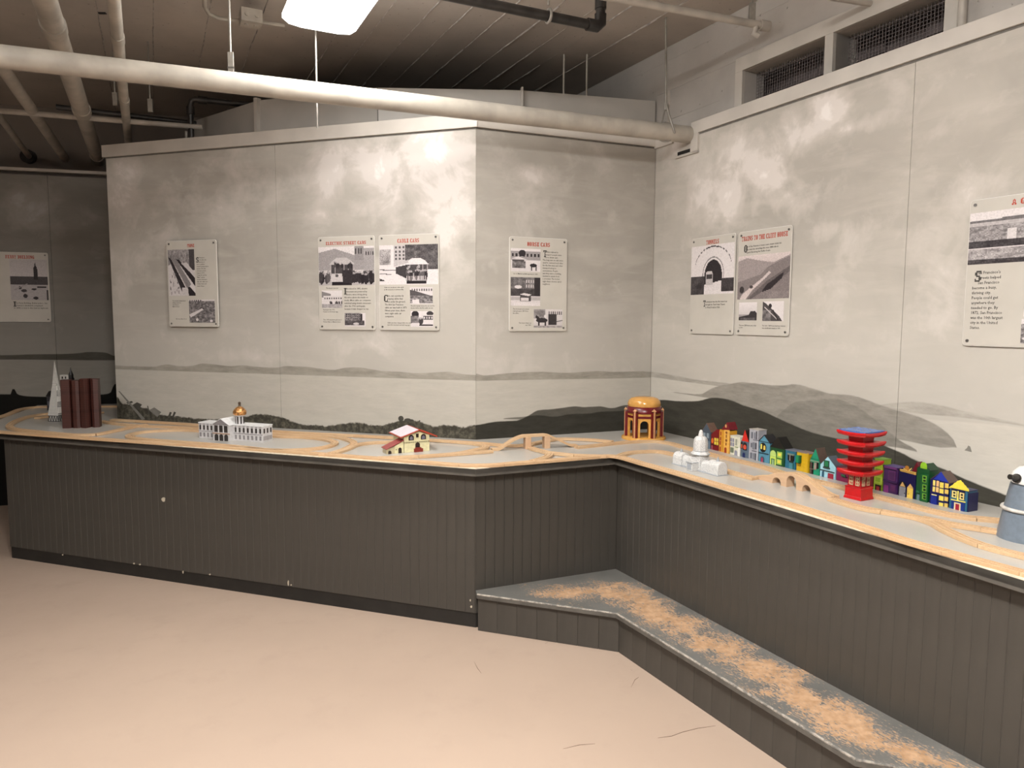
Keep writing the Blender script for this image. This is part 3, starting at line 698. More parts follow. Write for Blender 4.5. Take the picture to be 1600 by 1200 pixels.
# the step along the counter
ZSP = .19
f = [gp(745, 928, ZSP), gp(963, 958, ZSP), gp(1337, 1186, ZSP), gp(1420, 1201, ZSP)]
for p in f: p.z = 0
endp = isect(f[2], f[3]-f[2], base[2], base[3]-base[2]); f[3] = endp
st = thing('counter_step', 'low grey step board worn to bare wood along the counter foot', 'step', (0, 0, 0))
B1, B2 = base[1], base[2]
MB().slab([(p.x, p.y) for p in (f[0], f[1], f[2], f[3], B2, B1)], ZSP-.022, ZSP).build('tread', [M['step']], st)
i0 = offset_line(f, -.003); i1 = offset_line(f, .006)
for i in range(3):
    a, b, c_, d_ = i0[i], i0[i+1], i1[i+1], i1[i]
    MB().hexa([(p.x, p.y, ZSP-.0225) for p in (a, b, c_, d_)], [(p.x, p.y, ZSP-.006) for p in (a, b, c_, d_)]).build('tread_lip', M['lip'], st, .001)
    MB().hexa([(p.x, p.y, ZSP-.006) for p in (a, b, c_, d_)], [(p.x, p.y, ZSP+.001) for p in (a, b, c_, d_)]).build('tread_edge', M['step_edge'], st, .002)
fb = offset_line(f, .022); fb[0] = Vector((f[0].x+.004, f[0].y+.02, 0))
for i in range(3):
    bead_face(fb[i], fb[i+1], 0, ZSP-.022, st, .0985, 'riser_board')

# ------------------------------------------------------------------ wooden railway
PROF = [(-.02, 0), (-.02, .011), (-.019, .012), (-.013, .012), (-.013, .009), (-.007, .009), (-.007, .012), (.007, .012), (.007, .009), (.013, .009), (.013, .012), (.019, .012), (.02, .011), (.02, 0)]
def catmull(P, closed=False, step=.012):
    P = [Vector(p) for p in P]; n = len(P); out = []
    segs = n if closed else n-1
    for i in range(segs):
        g_ = (lambda k: P[k % n]) if closed else (lambda k: P[max(0, min(n-1, k))])
        p0, p1, p2, p3 = g_(i-1), g_(i), g_(i+1), g_(i+2)
        k = max(2, int((p2-p1).length/step))
        for j in range(k):
            t = j/k; out.append(.5*((2*p1)+(p2-p0)*t+(2*p0-5*p1+4*p2-p3)*t*t+(3*p1-p0-3*p2+p3)*t**3))
    if not closed: out.append(P[-1])
    else: out.append(P[0])
    return out
def sweep(path, prof=PROF, zoff=0):
    m = MB(); k = len(path); n = len(prof); vs = []
    for j, p in enumerate(path):
        d = path[min(j+1, k-1)]-path[max(j-1, 0)]; d.z = 0; d.normalize(); s = Vector((-d.y, d.x, 0))
        for a, b in prof: vs.append((p.x-s.x*a, p.y-s.y*a, p.z+b+zoff))
    fs = [(j*n+i, (j+1)*n+i, (j+1)*n+(i+1) % n, j*n+(i+1) % n) for j in range(k-1) for i in range(n)]
    m.add(vs, fs); m.add(vs, [tuple(range(n)), tuple(range(k*n-1, (k-1)*n-1, -1))]); return m
TZ = .812; run_no = [0]
def track(label, px, closed=False, piece=.205, zoff=None):
    w_ = [gp(x, y, TZ) for x, y in px]
    for p in w_: p.z = HCT
    path = catmull(w_, closed); o0 = path[0].copy()
    run_no[0] += 1; zo = .0003*(run_no[0] % 7) if zoff is None else zoff
    t = thing('toy_track', label, 'toy railway', (o0.x, o0.y, HCT), group=None)
    cum = [0]
    for a, b in zip(path, path[1:]): cum.append(cum[-1]+(b-a).length)
    L = cum[-1]; n = max(1, round(L/piece)); cuts = [L*i/n for i in range(n+1)]
    def at(s):
        s = max(0, min(L, s)); i = 0
        while i < len(cum)-2 and cum[i+1] < s: i += 1
        f_ = (s-cum[i])/max(1e-9, cum[i+1]-cum[i]); return path[i]+(path[i+1]-path[i])*f_
    for a, b in zip(cuts, cuts[1:]):
        a += .0006; b -= .0006; k = max(2, int((b-a)/.016)); seg = [at(a+(b-a)*i/k)-o0 for i in range(k+1)]
        mid = seg[len(seg)//2]
        o = sweep([p-mid for p in seg], zoff=zo).build('track_piece', M['wood'], t); o.location = mid
        d = seg[-1]-seg[0]
    return t
track('outer wooden track along the front edge of the counter, left half', [(-60, 668), (0, 673.5), (100, 680.8), (180, 686.3), (280, 692.6), (380, 699.2), (450, 704), (520, 709.3), (600, 715.6), (650, 719.8), (700, 723.6), (735, 725.6), (770, 725), (800, 722.6), (850, 718.8), (900, 714.5), (940, 711.3), (958, 711.2), (976, 714.5), (1006, 723.2)])
track('outer wooden track along the front edge of the counter, right half', [(1006, 723.2), (1050, 735.2), (1090, 746.5), (1140, 760.8), (1200, 777), (1251, 791.5), (1300, 806.5), (1360, 825), (1420, 844), (1500, 866), (1560, 882), (1600, 893), (1660, 910), (1740, 934)])
track('wooden track sweeping round the far left end of the counter', [(-60, 668), (-50, 662), (-20, 655), (8, 648), (31, 639), (52, 635.5), (80, 634), (120, 633.5), (165, 634), (190, 634)])
track('wooden track curving inside the left end around the dark red tower', [(230, 663), (214, 664.8), (200, 667.6), (175, 673), (150, 677.5), (120, 678.4), (90, 676.5), (55, 673), (30, 670.5), (15, 666.5), (20, 659.5), (38, 652), (56, 647.8), (80, 645), (115, 643.5), (160, 644)])
track('short wooden track behind the white pyramid tower', [(57, 652.5), (70, 650.5), (85, 649), (110, 648)])
track('rear wooden track lying along the foot of the left mural', [(175, 655), (260, 660), (310, 663.3), (425, 672.8), (525, 678.3), (600, 682.2), (671, 686.6), (717, 689.6), (755, 692), (785, 694.6), (810, 695.3), (832, 692.3), (857, 687.2), (877, 684.8), (922, 686.2), (957, 689.4)])
track('middle wooden track passing behind the domed city hall model', [(158, 657), (180, 660.5), (214, 664), (260, 665.7), (310, 667.8), (425, 676.3), (487, 679), (512, 680.2), (531, 682.4), (546, 686.5), (553, 691), (546, 697), (531, 703.2), (512, 708), (498, 708.8)])
track('closed oval of wooden track around the domed city hall model', [(201, 680), (211, 676), (227, 673.3), (267, 671), (310, 671.6), (425, 679.8), (470, 681.5), (500, 684), (519, 688), (523, 692), (508, 697.3), (475, 701), (425, 701.8), (380, 697.5), (330, 693), (285, 689.6), (240, 686.4), (212, 683.7)], True)
track('wooden track curving behind the mission house', [(520, 707), (540, 701), (557, 694), (578, 690.8), (600, 689.8), (640, 688.4), (671, 687)])
track('wooden track returning in a hairpin right of the mission house', [(717, 689.6), (742, 692), (758, 695.5), (757, 699), (742, 702), (720, 706.5), (685, 710)])
track('diagonal wooden track in front of the mission house', [(590, 714.5), (625, 713.3), (660, 711.7), (685, 710), (720, 707.6), (755, 704.9), (769, 703.8)])
track('wooden track passing under the plank bridge', [(831, 692.5), (826, 696), (834, 700.5), (848, 704), (858, 707.5), (856, 712), (846, 716), (832, 719.6)])
track('short wooden siding between the plank bridge and the counter corner', [(853, 706), (870, 707.6), (885, 709.2), (904, 710.6), (947, 711.8)])
track('wooden track running past the domed rotunda and the coloured houses', [(900, 697.5), (930, 694.6), (960, 691.3), (995, 688.6), (1025, 688.3), (1048, 691.5), (1068, 697), (1096, 703.8), (1120, 710.6), (1182, 725), (1220, 736.3), (1245, 742.6), (1317, 759.5), (1366, 772.5), (1410, 783.6), (1463, 797.5), (1510, 806), (1566, 811.5), (1640, 822)])
track('wooden track looping behind the white domed greenhouse to the arched bridge', [(966, 712), (976, 708), (990, 705.2), (1010, 704), (1028, 704), (1044, 706.5), (1070, 713.5), (1125, 731), (1150, 738.2), (1180, 746)])
track('wooden track from the arched bridge past the red pagoda', [(1299, 777.5), (1319, 784), (1350, 792.5), (1394, 800), (1431, 806.5), (1459, 815.5), (1478, 826), (1515, 842.5), (1553, 855), (1600, 866.5), (1660, 882)])
track('wooden side track branching off towards the grey windmill', [(1440, 807.5), (1465, 812.5), (1487, 817.3), (1525, 823), (1562, 829), (1640, 842)])

# plank bridge on two blocks
def vplane(p, q):
    d = q-p; return Plane(p, math.atan2(d.x, d.y), 1)
p, q = gp(768, 703.8, HCT), gp(902, 697.5, HCT); VB = vplane(p, q)
t = thing('plank_bridge', 'plain wooden plank bridge lifting the track over another track', 'toy bridge', (p.x, p.y, HCT), VB.rot)
tp = [(768, 703.5), (779, 699.5), (790, 692.5), (800, 686), (811, 681), (818, 679.2), (850, 677.6), (857, 678.6), (866, 682.5), (878, 688), (890, 693.5), (901, 697)]
pr = [VB.uz(*c_) for c_ in tp]; zt = [(u, max(0, z-HCT-.012)) for u, z in pr]
def seg(i, j, nm):
    pp = catmull([Vector((u, 0, z)) for u, z in zt[i:j+1]], step=.01)
    return sweep(pp).build(nm, M['wood'], t)
seg(0, 5, 'ramp'); seg(5, 6, 'deck'); seg(6, 11, 'ramp')
for x in (824, 853.5):
    u = VB.uz(x, 690)[0]; hz = min(zt[5][1], zt[6][1])
    MB().box(u-.016, u+.016, -.021, .021, 0, hz).build('pillar', M['bridge_wood'], t, .0015)
# arched bridge
p, q = gp(1180, 747.5, HCT), gp(1299, 780.5, HCT); VV = vplane(p, q)
t = thing('arched_bridge', 'wooden arched bridge with one tall and two small openings', 'toy bridge', (p.x, p.y, HCT), VV.rot)
f_ = lambda x, y: (VV.uz(x, y)[0], VV.uz(x, y)[1]-HCT)
top = [f_(*c_) for c_ in ((1180, 745), (1190, 744.2), (1200, 743.2), (1208, 741), (1216, 739.6), (1228, 739.8), (1239, 741.2), (1251, 746), (1264, 755), (1276, 764.5), (1289, 773), (1299, 777.5))]
top = [(u, max(.009, z)) for u, z in top]
Lb = (q-p).length
def arch(xl, xr, yt):
    a, b = f_(xl, 750)[0], f_(xr, 755)[0]; zt_ = f_((xl+xr)/2, yt)[1]; r = (b-a)/2; zz = max(.004, zt_-r)
    return [(b, 0)]+[((a+b)/2+r*math.cos(k*math.pi/8), zz+r*math.sin(k*math.pi/8)) for k in range(9)]+[(a, 0)]
poly = [(0, 0)]+top+[(Lb, 0)]+arch(1254, 1267, 758)+arch(1229, 1244, 743.5)+arch(1207, 1220, 746)
# split into convex-ish strips so the concave outline stays clean
m = MB(); m.prism(poly, 0, .045); m.build('bridge_body', M['bridge_wood'], t)
pp = catmull([Vector((u, .0225, z)) for u, z in top], step=.01)
sweep(pp, [(a*1.1, b-.0085) for a, b in PROF]).build('rail_top', M['wood'], t)

# ------------------------------------------------------------------ toy buildings
def block_things():
    pass
class Fac:
    """a facade plane through two ground points measured in the photograph"""
    def __init__(s, a, b, z=HCT):
        s.a = gp(a[0], a[1], z); s.b = gp(b[0], b[1], z); d = s.b-s.a
        s.pl = Plane(s.a, math.atan2(d.x, d.y), 1); s.w = d.length; s.rot = s.pl.rot; s.z = z
    def f(s, x, y): u, z = s.pl.uz(x, y); return (u, z-s.z)
    def ground(s, x, y):
        q = gp(x, y, s.z)-s.a; return (q.dot(s.pl.d), q.dot(s.pl.n))
def quad(m, x0, x1, z0, z1, y0, y1, mt=0): m.box(x0, x1, y0, y1, z0, z1, mt)
def part_box(par, name, x0, x1, z0, z1, y0, y1, mt, label=None, bev=0):
    return MB().box(x0, x1, y0, y1, z0, z1).build(name, mt, par, bev, label)
def arch_poly(x0, x1, z0, z1, n=8):
    r = (x1-x0)/2; zc_ = max(z0, z1-r); cx = (x0+x1)/2
    return [(x0, z0), (x1, z0)]+[(cx+r*math.cos(i*math.pi/n), zc_+min(r, z1-z0)*math.sin(i*math.pi/n)) for i in range(n+1)]

# --- domed city hall
F = Fac((311, 684), (410.6, 691.5))
t = thing('city_hall_model', 'white columned city hall model with gilded dome inside the oval track', 'model building', F.a, F.rot)
W = F.w; zl = (F.f(311, 660)[1]+F.f(410, 665)[1])/2
dpt = .085
wt = paint('d9d6d6'); gr = paint('8f8a8c'); dk = paint('3a3432'); rf = paint('efefef'); tn = paint('b08a6c'); sh = paint('a9a4a4')
c0, c1 = W*.30, W*.56; cf = -.035
def wing(x0, x1, nm):
    m = MB(); m.box(x0, x1, 0, dpt, 0, zl-.006); m.build('wing', wt, t, .0006)
    MB().box(x0-.001, x1+.001, -.003, dpt+.003, zl-.006, zl).build('roof', rf, t, .0006)
    MB().box(x0, x1, -.002, .0, zl*.44, zl*.47).build('string_course', gr, t)
wing(0, c0, 'l'); wing(c1, W, 'r')
MB().box(c0, c1, cf, dpt, 0, zl*.99).build('centre_block', wt, t, .0006)
zp = F.f(352, 651)[1]*.93
MB().prism([(c0-.003, zl*.98), (c1+.003, zl*.98), ((c0+c1)/2, zp)], cf-.004, cf+.004).build('pediment', gr, t, label='grey triangular pediment')
m = MB(); xm = (c0+c1)/2
m.add([(c0-.004, cf-.006, zl*.98), (xm, cf-.006, zp+.003), (xm, dpt*.8, zp+.003), (c0-.004, dpt*.8, zl*.98), (c1+.004, cf-.006, zl*.98), (c1+.004, dpt*.8, zl*.98),
       (c0-.004, cf-.006, zl*.96), (xm, cf-.006, zp), (xm, dpt*.8, zp), (c0-.004, dpt*.8, zl*.96), (c1+.004, cf-.006, zl*.96), (c1+.004, dpt*.8, zl*.96)],
      [(0, 1, 2, 3), (1, 4, 5, 2), (0, 6, 7, 1), (1, 7, 10, 4), (3, 2, 8, 9), (2, 5, 11, 8), (6, 9, 8, 7), (7, 8, 11, 10), (0, 3, 9, 6), (4, 10, 11, 5)])
m.build('gable_roof', rf, t)
for i in range(3):
    a = c0+(c1-c0)*(.1+.29*i); b = a+(c1-c0)*.22
    MB().prism(arch_poly(a, b, 0, zl*.40), cf-.0015, cf).build('arched_door', dk, t)
    MB().box(a, b, cf-.001, cf+.001, zl*.52, zl*.93).build('tall_window', dk, t)
    for xx in (a-.004, b+.002): MB().cyl((xx+.001, cf-.003, zl*.47), (xx+.001, cf-.003, zl*.96), .0022, n=8).build('column', wt, t)
MB().box(c0-.002, c1+.002, cf-.004, cf, zl*.42, zl*.47).build('ledge', tn, t)
def wins(x0, x1, n, y=0):
    for i in range(n):
        a = x0+(x1-x0)*(i+.25)/n; b = x0+(x1-x0)*(i+.72)/n
        MB().box(a, b, y-.0012, y, zl*.53, zl*.82).build('window', dk, t)
        MB().box(a, b, y-.0012, y, zl*.10, zl*.36).build('window', gr, t)
        MB().box(a, b, y-.0012, y, zl*.87, zl*.91).build('attic_window', gr, t)
        MB().box(b+.0008, b+.0022, y-.0025, y, zl*.48, zl*.9).build('pilaster', wt, t)
wins(0, c0, 5); wins(c1, W, 7)
for i in range(3):
    a = dpt*(i+.3)/3; b = dpt*(i+.72)/3
    MB().box(W, W+.0012, a, b, zl*.53, zl*.82).build('window', dk, t)
MB().box(W, W+.0012, .006, dpt-.006, zl*.10, zl*.36).build('side_panel', sh, t)
uD = F.f(365, 660)[0]+.012; yD = dpt*.45; k = gp(365, 680)[1]/FPX
rD = 9.8*k; z0 = zl; z1 = F.f(366, 650)[1]; 
MB().lathe([(rD*.62, z0-.004), (rD*.62, z1-.002), (rD*.85, z1-.001), (rD*.85, z1+.002)], 20, 0, (uD, yD, 0), False).build('drum', wt, t)
for i in range(8):
    an = i*math.pi/4+.2; o = MB().box(-.004, .004, -.001, .001, 0, z1-z0-.006).build('drum_window', dk, t); o.location = (uD+math.cos(an)*rD*.63, yD+math.sin(an)*rD*.63, z0); o.rotation_euler = (0, 0, an+math.pi/2)
gold = mat('gilt', (.55, .27, .09), .3, .55, .3, 120, .3)
z2 = F.f(365, 636)[1]; pf = [(rD*.86, z1+.002), (rD, z1+.010), (rD*1.0, z1+.022), (rD*.86, z1+(z2-z1)*.62), (rD*.55, z1+(z2-z1)*.88), (rD*.22, z2)]
MB().lathe(pf, 24, 0, (uD, yD, 0)).build('dome', gold, t, label='gilded ribbed dome')
z3 = F.f(363, 628.5)[1]
MB().lathe([(rD*.26, z2-.001), (rD*.2, z2+.003), (rD*.2, z3-.008), (rD*.28, z3-.007), (rD*.12, z3-.002), (.001, z3)], 12, 0, (uD, yD, 0)).build('lantern', paint('5a4a3a'), t)

# --- mission house
F = Fac((631, 707.6), (671, 704.2))
t = thing('mission_house_model', 'cream mission house model with red roof and arched windows', 'model building', F.a, F.rot)
W = F.w; cream = paint('efe6b8'); redr = paint('b4452e'); pink = paint('e6dbe4'); dkb = paint('2c1c18'); cr2 = paint('d9cba4'); terr = paint('8a2f22'); rdd = paint('a04a48')
zE = F.f(671, 678.5)[1]; zEl = F.f(630.5, 682)[1]; zR = F.f(654, 672.5)[1]; D = .175; xr = W*.575
MB().prism([(0, 0), (W, 0), (W, zE), (xr, zR-.004), (0, zEl)], 0, D).build('main_block', cream, t, .0008)
def roofslab(x0, z0, x1, z1, y0, y1, th, m_, nm, lab=None):
    return MB().prism([(x0, z0), (x1, z1), (x1, z1+th), (x0, z0+th)], y0, y1).build(nm, m_, t, .0006, lab)
sl = (zR-zEl)/xr; sr_ = (zR-zE)/(W-xr)
roofslab(-.022, zEl-.022*sl, xr, zR, -.014, D+.008, .005, redr, 'roof_slope')
roofslab(-.018, zEl-.018*sl+.0052, xr-.002, zR+.0045, -.008, D+.006, .0012, pink, 'roof_print', 'pale pink roof face')  # left slope faced in a paler tone than the right
roofslab(xr, zR, W+.040, zE-.040*sr_, -.014, D+.008, .006, redr, 'roof_slope')
for i in range(11):
    x = xr+(W+.036-xr)*(i+.5)/11; 
for y in [-.010+.0125*i for i in range(15)]:
    m = MB(); m.prism([(xr, zR+.006), (W+.040, zE-.040*sr_+.006), (W+.040, zE-.040*sr_+.0075), (xr, zR+.0075)], y, y+.003); m.build('tile_row', redr, t)
def arch_part(x0, x1, z0, z1, nm, m_, y=0, th=.0015): return MB().prism(arch_poly(x0, x1, z0, z1), y-th, y).build(nm, m_, t)
gx = lambda x, y: F.f(x, y)
for xl, xrr, yt, yb in ((638.5, 646.5, 679.5, 688), (657.5, 665.5, 678, 686.5)):
    a = gx(xl, yb)[0]; b = gx(xrr, yb)[0]; z0 = gx((xl+xrr)/2, yb)[1]; z1 = gx((xl+xrr)/2, yt)[1]
    arch_part(a, b, z0, z1, 'arched_window', dkb); arch_part(a+.006, b-.006, z0+.003, z1-.008, 'window_pane', paint('7d7a8a'), -.0016, .0008)
a, b = gx(650, 683)[0], gx(654, 683)[0]; part_box(t, 'small_window', a, b, gx(652, 683.5)[1], gx(652, 677.5)[1], -.0015, 0, dkb)
zb = gx(650, 690)[1]; part_box(t, 'dentil_band', .002, W, zb-.003, zb, -.003, 0, paint('4a3a2a'))
for i in range(13): part_box(t, 'dentil', .004+(W-.008)*i/13, .004+(W-.008)*(i+.55)/13, zb-.0026, zb-.0004, -.0042, -.003, cream)
a, b = gx(649, 702)[0], gx(656, 702)[0]; arch_part(a, b, gx(652, 702)[1], gx(652, 691)[1], 'door', dkb)
a, b = gx(646.5, 706)[0], gx(660, 705)[0]; part_box(t, 'door_step', a, b, 0, gx(652, 700.5)[1], -.012, 0, terr, None, .001); part_box(t, 'door_step', a+.007, b-.009, gx(652, 700.5)[1], gx(652, 699)[1], -.009, 0, terr, None, .0006)
part_box(t, 'corner_line', -.0005, .0012, 0, zEl, -.0015, 0, paint('5a4a2a'))
# lower annex to the left
xa = -F.w*.66; yA = -.0; zA1 = gx(625, 689.5)[1]
MB().prism([(xa*.52, 0), (-.0004, 0), (-.0004, zA1*1.02), (xa*.52, zA1*.62)], .0, .07).build('annex', cream, t, .0008)
MB().prism([(xa*.98, 0), (xa*.52, 0), (xa*.52, zA1*.62), (xa*.98, zA1*.37)], .004, .07).build('annex', cr2, t, .0008)
roofslab(xa*1.04, zA1*.37, -.001, zA1*1.04, -.006, .076, .004, rdd, 'annex_roof', 'dusty rose roof of the low annex')
for x0, x1, zz in ((-.030, -.012, .030), (xa*.90, xa*.72, .018)):
    arch_part(x0, x1, 0, zz, 'door', dkb)
arch_part(xa*.46, xa*.41, .018, .023, 'small_window', dkb)

# --- domed rotunda
c_ = gp(1005.5, 681.5, HCT+.012); k = c_.y/FPX
t = thing('rotunda_model', 'yellow and maroon domed rotunda model on a round base', 'model building', (c_.x, c_.y, HCT), 0)
yel = mat('rotunda_yellow', hexc('d09a4c'), .22, 0, .05, 40); mar = paint('6b0f18', .3); pch = paint('d8a070'); blk_ = paint('14100c')
R = 27.0*k; PR = Plane((c_.x, c_.y), math.pi/2, 1); hz = lambda y: PR.uz(1005, y)[1]-HCT
MB().lathe([(34.5*k, 0), (34.5*k, .010), (33.6*k, .014), (2*k, .014)], 48, 0).build('round_base', yel, t)
zb, zt_ = .014, hz(643.5); zar = hz(655)
cols = [math.radians(a) for a in (-128, -68, -8, 52, 112, 172)]       # column directions, seen from above
cols = [math.radians(-90+d_) for d_ in (-38, 22, 82, 142, 202, 262)]
for a, b in zip(cols, cols[1:]+[cols[0]+2*math.pi]):
    p, q = Vector((math.cos(a)*R, math.sin(a)*R, 0)), Vector((math.cos(b)*R, math.sin(b)*R, 0)); L = (q-p).length
    w0, w1 = L*.26, L*.74
    ar = arch_poly(w0, w1, zb, zar)
    poly = [(0, zb), (0, zt_), (L, zt_), (L, zb), (w1, zb)]+ar[2:]+[(w0, zb)]
    o = MB().prism(poly, 0, .010).build('arch_panel', yel, t); o.location = p; o.rotation_euler = (0, 0, math.atan2(q.y-p.y, q.x-p.x))
    for z0, z1 in ((hz(651.5), hz(648)),):
        o = MB().box(0, L, -.002, .012, z0, z1).build('belt', mar, t); o.location = p; o.rotation_euler = (0, 0, math.atan2(q.y-p.y, q.x-p.x))
    e = Vector((math.cos(a), math.sin(a), 0)); r = a+math.pi/2
    o = MB().box(-3.4*k, 3.4*k, -.008, .008, zb, hz(642)).build('column', mar, t, .0005); o.location = e*(R+.001); o.rotation_euler = (0, 0, r)
    o = MB().box(-1.3*k, 1.3*k, -.012, -.006, zb, hz(640)).build('column_face', pch, t); o.location = e*(R+.001); o.rotation_euler = (0, 0, r)
    h0 = hz(640); s_ = 3.3*k
    o = MB().add([(-s_, -.013, h0), (s_, -.013, h0), (s_, .006, h0), (-s_, .006, h0), (0, -.004, h0+.015)], [(3, 2, 1, 0), (0, 1, 4), (1, 2, 4), (2, 3, 4), (3, 0, 4)]).build('finial', pch, t); o.location = e*(R+.002); o.rotation_euler = (0, 0, r)
MB().lathe([(R*.98, zt_-.001), (R*.98, hz(634)), (R*.5, hz(634))], 36, 0).build('upper_band', mar, t)
z0 = hz(634.3); z1 = hz(619.5)
MB().lathe([(R*.93, z0), (R*.96, z0+(z1-z0)*.25), (R*.90, z0+(z1-z0)*.6), (R*.76, z0+(z1-z0)*.85), (R*.5, z0+(z1-z0)*.97), (.001, z1)], 40, 0).build('dome', mat('dome_varnish', hexc('c9954e'), .14, 0, .04, 30), t)

# --- white greenhouse (conservatory)
cA = gp(1082, 735, HCT); az = PC.rot
t = thing('greenhouse_model', 'white domed greenhouse model with two wings and a porch', 'model building', cA+PC.n*.045, PC.rot)
gw = G('greenhouse_paint'); n1 = gw.noise(260, 4, .7, gw.scale(1, 1, 1.6)); gw.col(gw.mix(gw.ramp(n1, .40, .50), (.28, .28, .29), (.62, .61, .59))); gw.rough(.55); gw.bump(n1, .3, .001); gw = gw.mat
gl = paint('a9aeb4'); k = (cA.y)/FPX; PW = Plane(cA+PC.n*.045, math.pi/2, 1); hz = lambda x, y: PW.uz(x, y)[1]-HCT
z1 = hz(1083, 707); s1 = .036
MB().prism([(-.028, 0), (.028, 0), (.030, z1*.9), (-.030, z1*.9)], -.028, .028).build('body', gw, t, .003)
MB().lathe([(.040, z1*.90), (.045, z1*.93), (.045, z1*.95), (.036, z1*1.08), (.033, z1*1.10)], 8, 0, (0, 0, 0), False).build('skirt_roof', gw, t, .001)
MB().lathe([(.0445, z1*.915), (.046, z1*.92), (.046, z1*.935), (.0445, z1*.94)], 8, 0, (0, 0, 0), False).build('ledge', gl, t)
z2 = hz(1083, 681.5)
MB().lathe([(.033, z1*1.09), (.034, z1*1.13), (.034, z1+(z2-z1)*.55), (.031, z1+(z2-z1)*.85), (.022, z2-.001), (.001, z2)], 8, 0, (0, 0, 0), False).build('dome', gw, t, .003)
MB().lathe([(.0345, z1*1.10), (.0355, z1*1.11), (.0355, z1*1.13), (.0345, z1*1.135)], 8, 0, (0, 0, 0), False).build('ledge', gl, t)
z3 = hz(1083, 671.5); MB().lathe([(.013, z2-.003), (.012, z2+.006), (.008, z3-.006), (.004, z3-.001), (.001, z3)], 12).build('finial', gw, t)
def wingp(u0, u1, y0, y1, h, nm='wing', m_=None):
    n = 8; cs = [(y0, 0), (y1, 0), (y1, h*.55)]+[((y0+y1)/2+(y1-y0)/2*math.cos(a)*1.0, h*.55+h*.45*math.sin(a)) for a in [math.pi*i/n for i in range(1, n)]]+[(y0, h*.55)]
    vs_ = [(u0, a, b) for a, b in cs]+[(u1, a, b) for a, b in cs]; k_ = len(cs)
    return MB().add(vs_, [tuple(range(k_-1, -1, -1)), tuple(range(k_, 2*k_))]+[(i, (i+1) % k_, k_+(i+1) % k_, k_+i) for i in range(k_)]).build(nm, m_ or gw, t, .004)
wingp(-.130, -.02, -.018, .018, .052); wingp(.02, .105, -.020, .020, .052)
wingp(-.165, -.105, -.030, .030, .062, 'end_pavilion'); wingp(.075, .150, -.030, .030, .062, 'end_pavilion')
for u, zz in ((-.135, .060), (.118, .060)): MB().lathe([(.008, zz), (.007, zz+.005), (.001, zz+.022)], 8, 0, (u, .0, 0)).build('finial', gl, t)
m = MB(); h = .040
m.add([(-.020, -.065, 0), (.020, -.065, 0), (.020, -.02, 0), (-.020, -.02, 0), (-.020, -.065, h), (.020, -.065, h), (.020, -.02, h), (-.020, -.02, h), (0, -.065, h+.024), (0, -.02, h+.024)],
      [(3, 2, 1, 0), (0, 1, 5, 8, 4), (2, 3, 7, 9, 6), (1, 2, 6, 5), (3, 0, 4, 7), (5, 6, 9, 8), (7, 4, 8, 9)])
m.build('porch', gw, t, .0015)
part_box(t, 'porch_window', -.014, .014, .006, .034, -.067, -.065, gl, None, .001)
part_box(t, 'porch_ledge', -.021, .021, h-.002, h+.001, -.068, -.02, gl)
MB().slab([(-.168, -.033), (.153, -.033), (.153, .033), (-.168, .033)], 0, .004).build('base_line', gl, t)

# --- red pagoda
pc, pl_, pr_ = gp(1345, 783.5), gp(1317, 776.5), gp(1366.5, 780.5)
t = thing('pagoda_model', 'red five-tier pagoda model with blue top beside the track', 'model building', (0, 0, 0), 0)
e1 = (pl_-pc); e2 = (pr_-pc)
red = paint('c4161c', .3); red2 = paint('a80f16', .3); bl = mat('pagoda_blue', hexc('4a6fb0'), .22, 0, .05, 50); cw = paint('d8c9a0')
sd = (e1.length+e2.length)/2; d1 = e1.normalized(); d2 = Vector((-d1.y, d1.x, 0)); d2 = d2 if d2.dot(e2) > 0 else -d2
# square plan: corner towards the camera
cen = pc+(d1+d2)*sd/2; t.location = (cen.x, cen.y, HCT); t.rotation_euler = (0, 0, math.atan2(-d1.y, -d1.x))
PP = Plane(pc, math.pi/2, 1); hz = lambda y: PP.uz(1345, y)[1]-HCT
def sq(hw, z): return [(-hw, -hw, z), (hw, -hw, z), (hw, hw, z), (-hw, hw, z)]
def tier(m, l): 
    for (h0, z0), (h1, z1) in zip(l, l[1:]): m.hexa(sq(h0, z0), sq(h1, z1))
    return m
S = sd/2; 
# base foot with flared skirt, window storey
zb1 = hz(764); tier(MB(), [(S*1.0, 0), (S*1.0, .004), (S*.93, .012), (S*.90, zb1-.006), (S*.97, zb1)]).build('foot', red, t, .0008)
zs = hz(743)
MB().box(-S*.74, S*.74, -S*.74, S*.74, zb1, zs).build('window_storey', red2, t)
for side in range(4):
    for kx in (-.36, .36):
        w_ = S*.22; 
        for (x0, x1, z0, z1) in ((-w_, -w_+.0022, .1, .9), (w_-.0022, w_, .1, .9), (-.0011, .0011, .1, .9), (-w_, w_, .1, .16), (-w_, w_, .34, .40), (-w_, w_, .60, .66), (-w_, w_, .84, .90)):
            o = MB().box(kx*S+x0, kx*S+x1, -S*.74-.0015, -S*.74, zb1+(zs-zb1)*z0, zb1+(zs-zb1)*z1).build('window_bar', cw, t); o.rotation_euler = (0, 0, side*math.pi/2)
ys = [743, 728, 712.5, 697, 681.5]; hwid = S*1.52
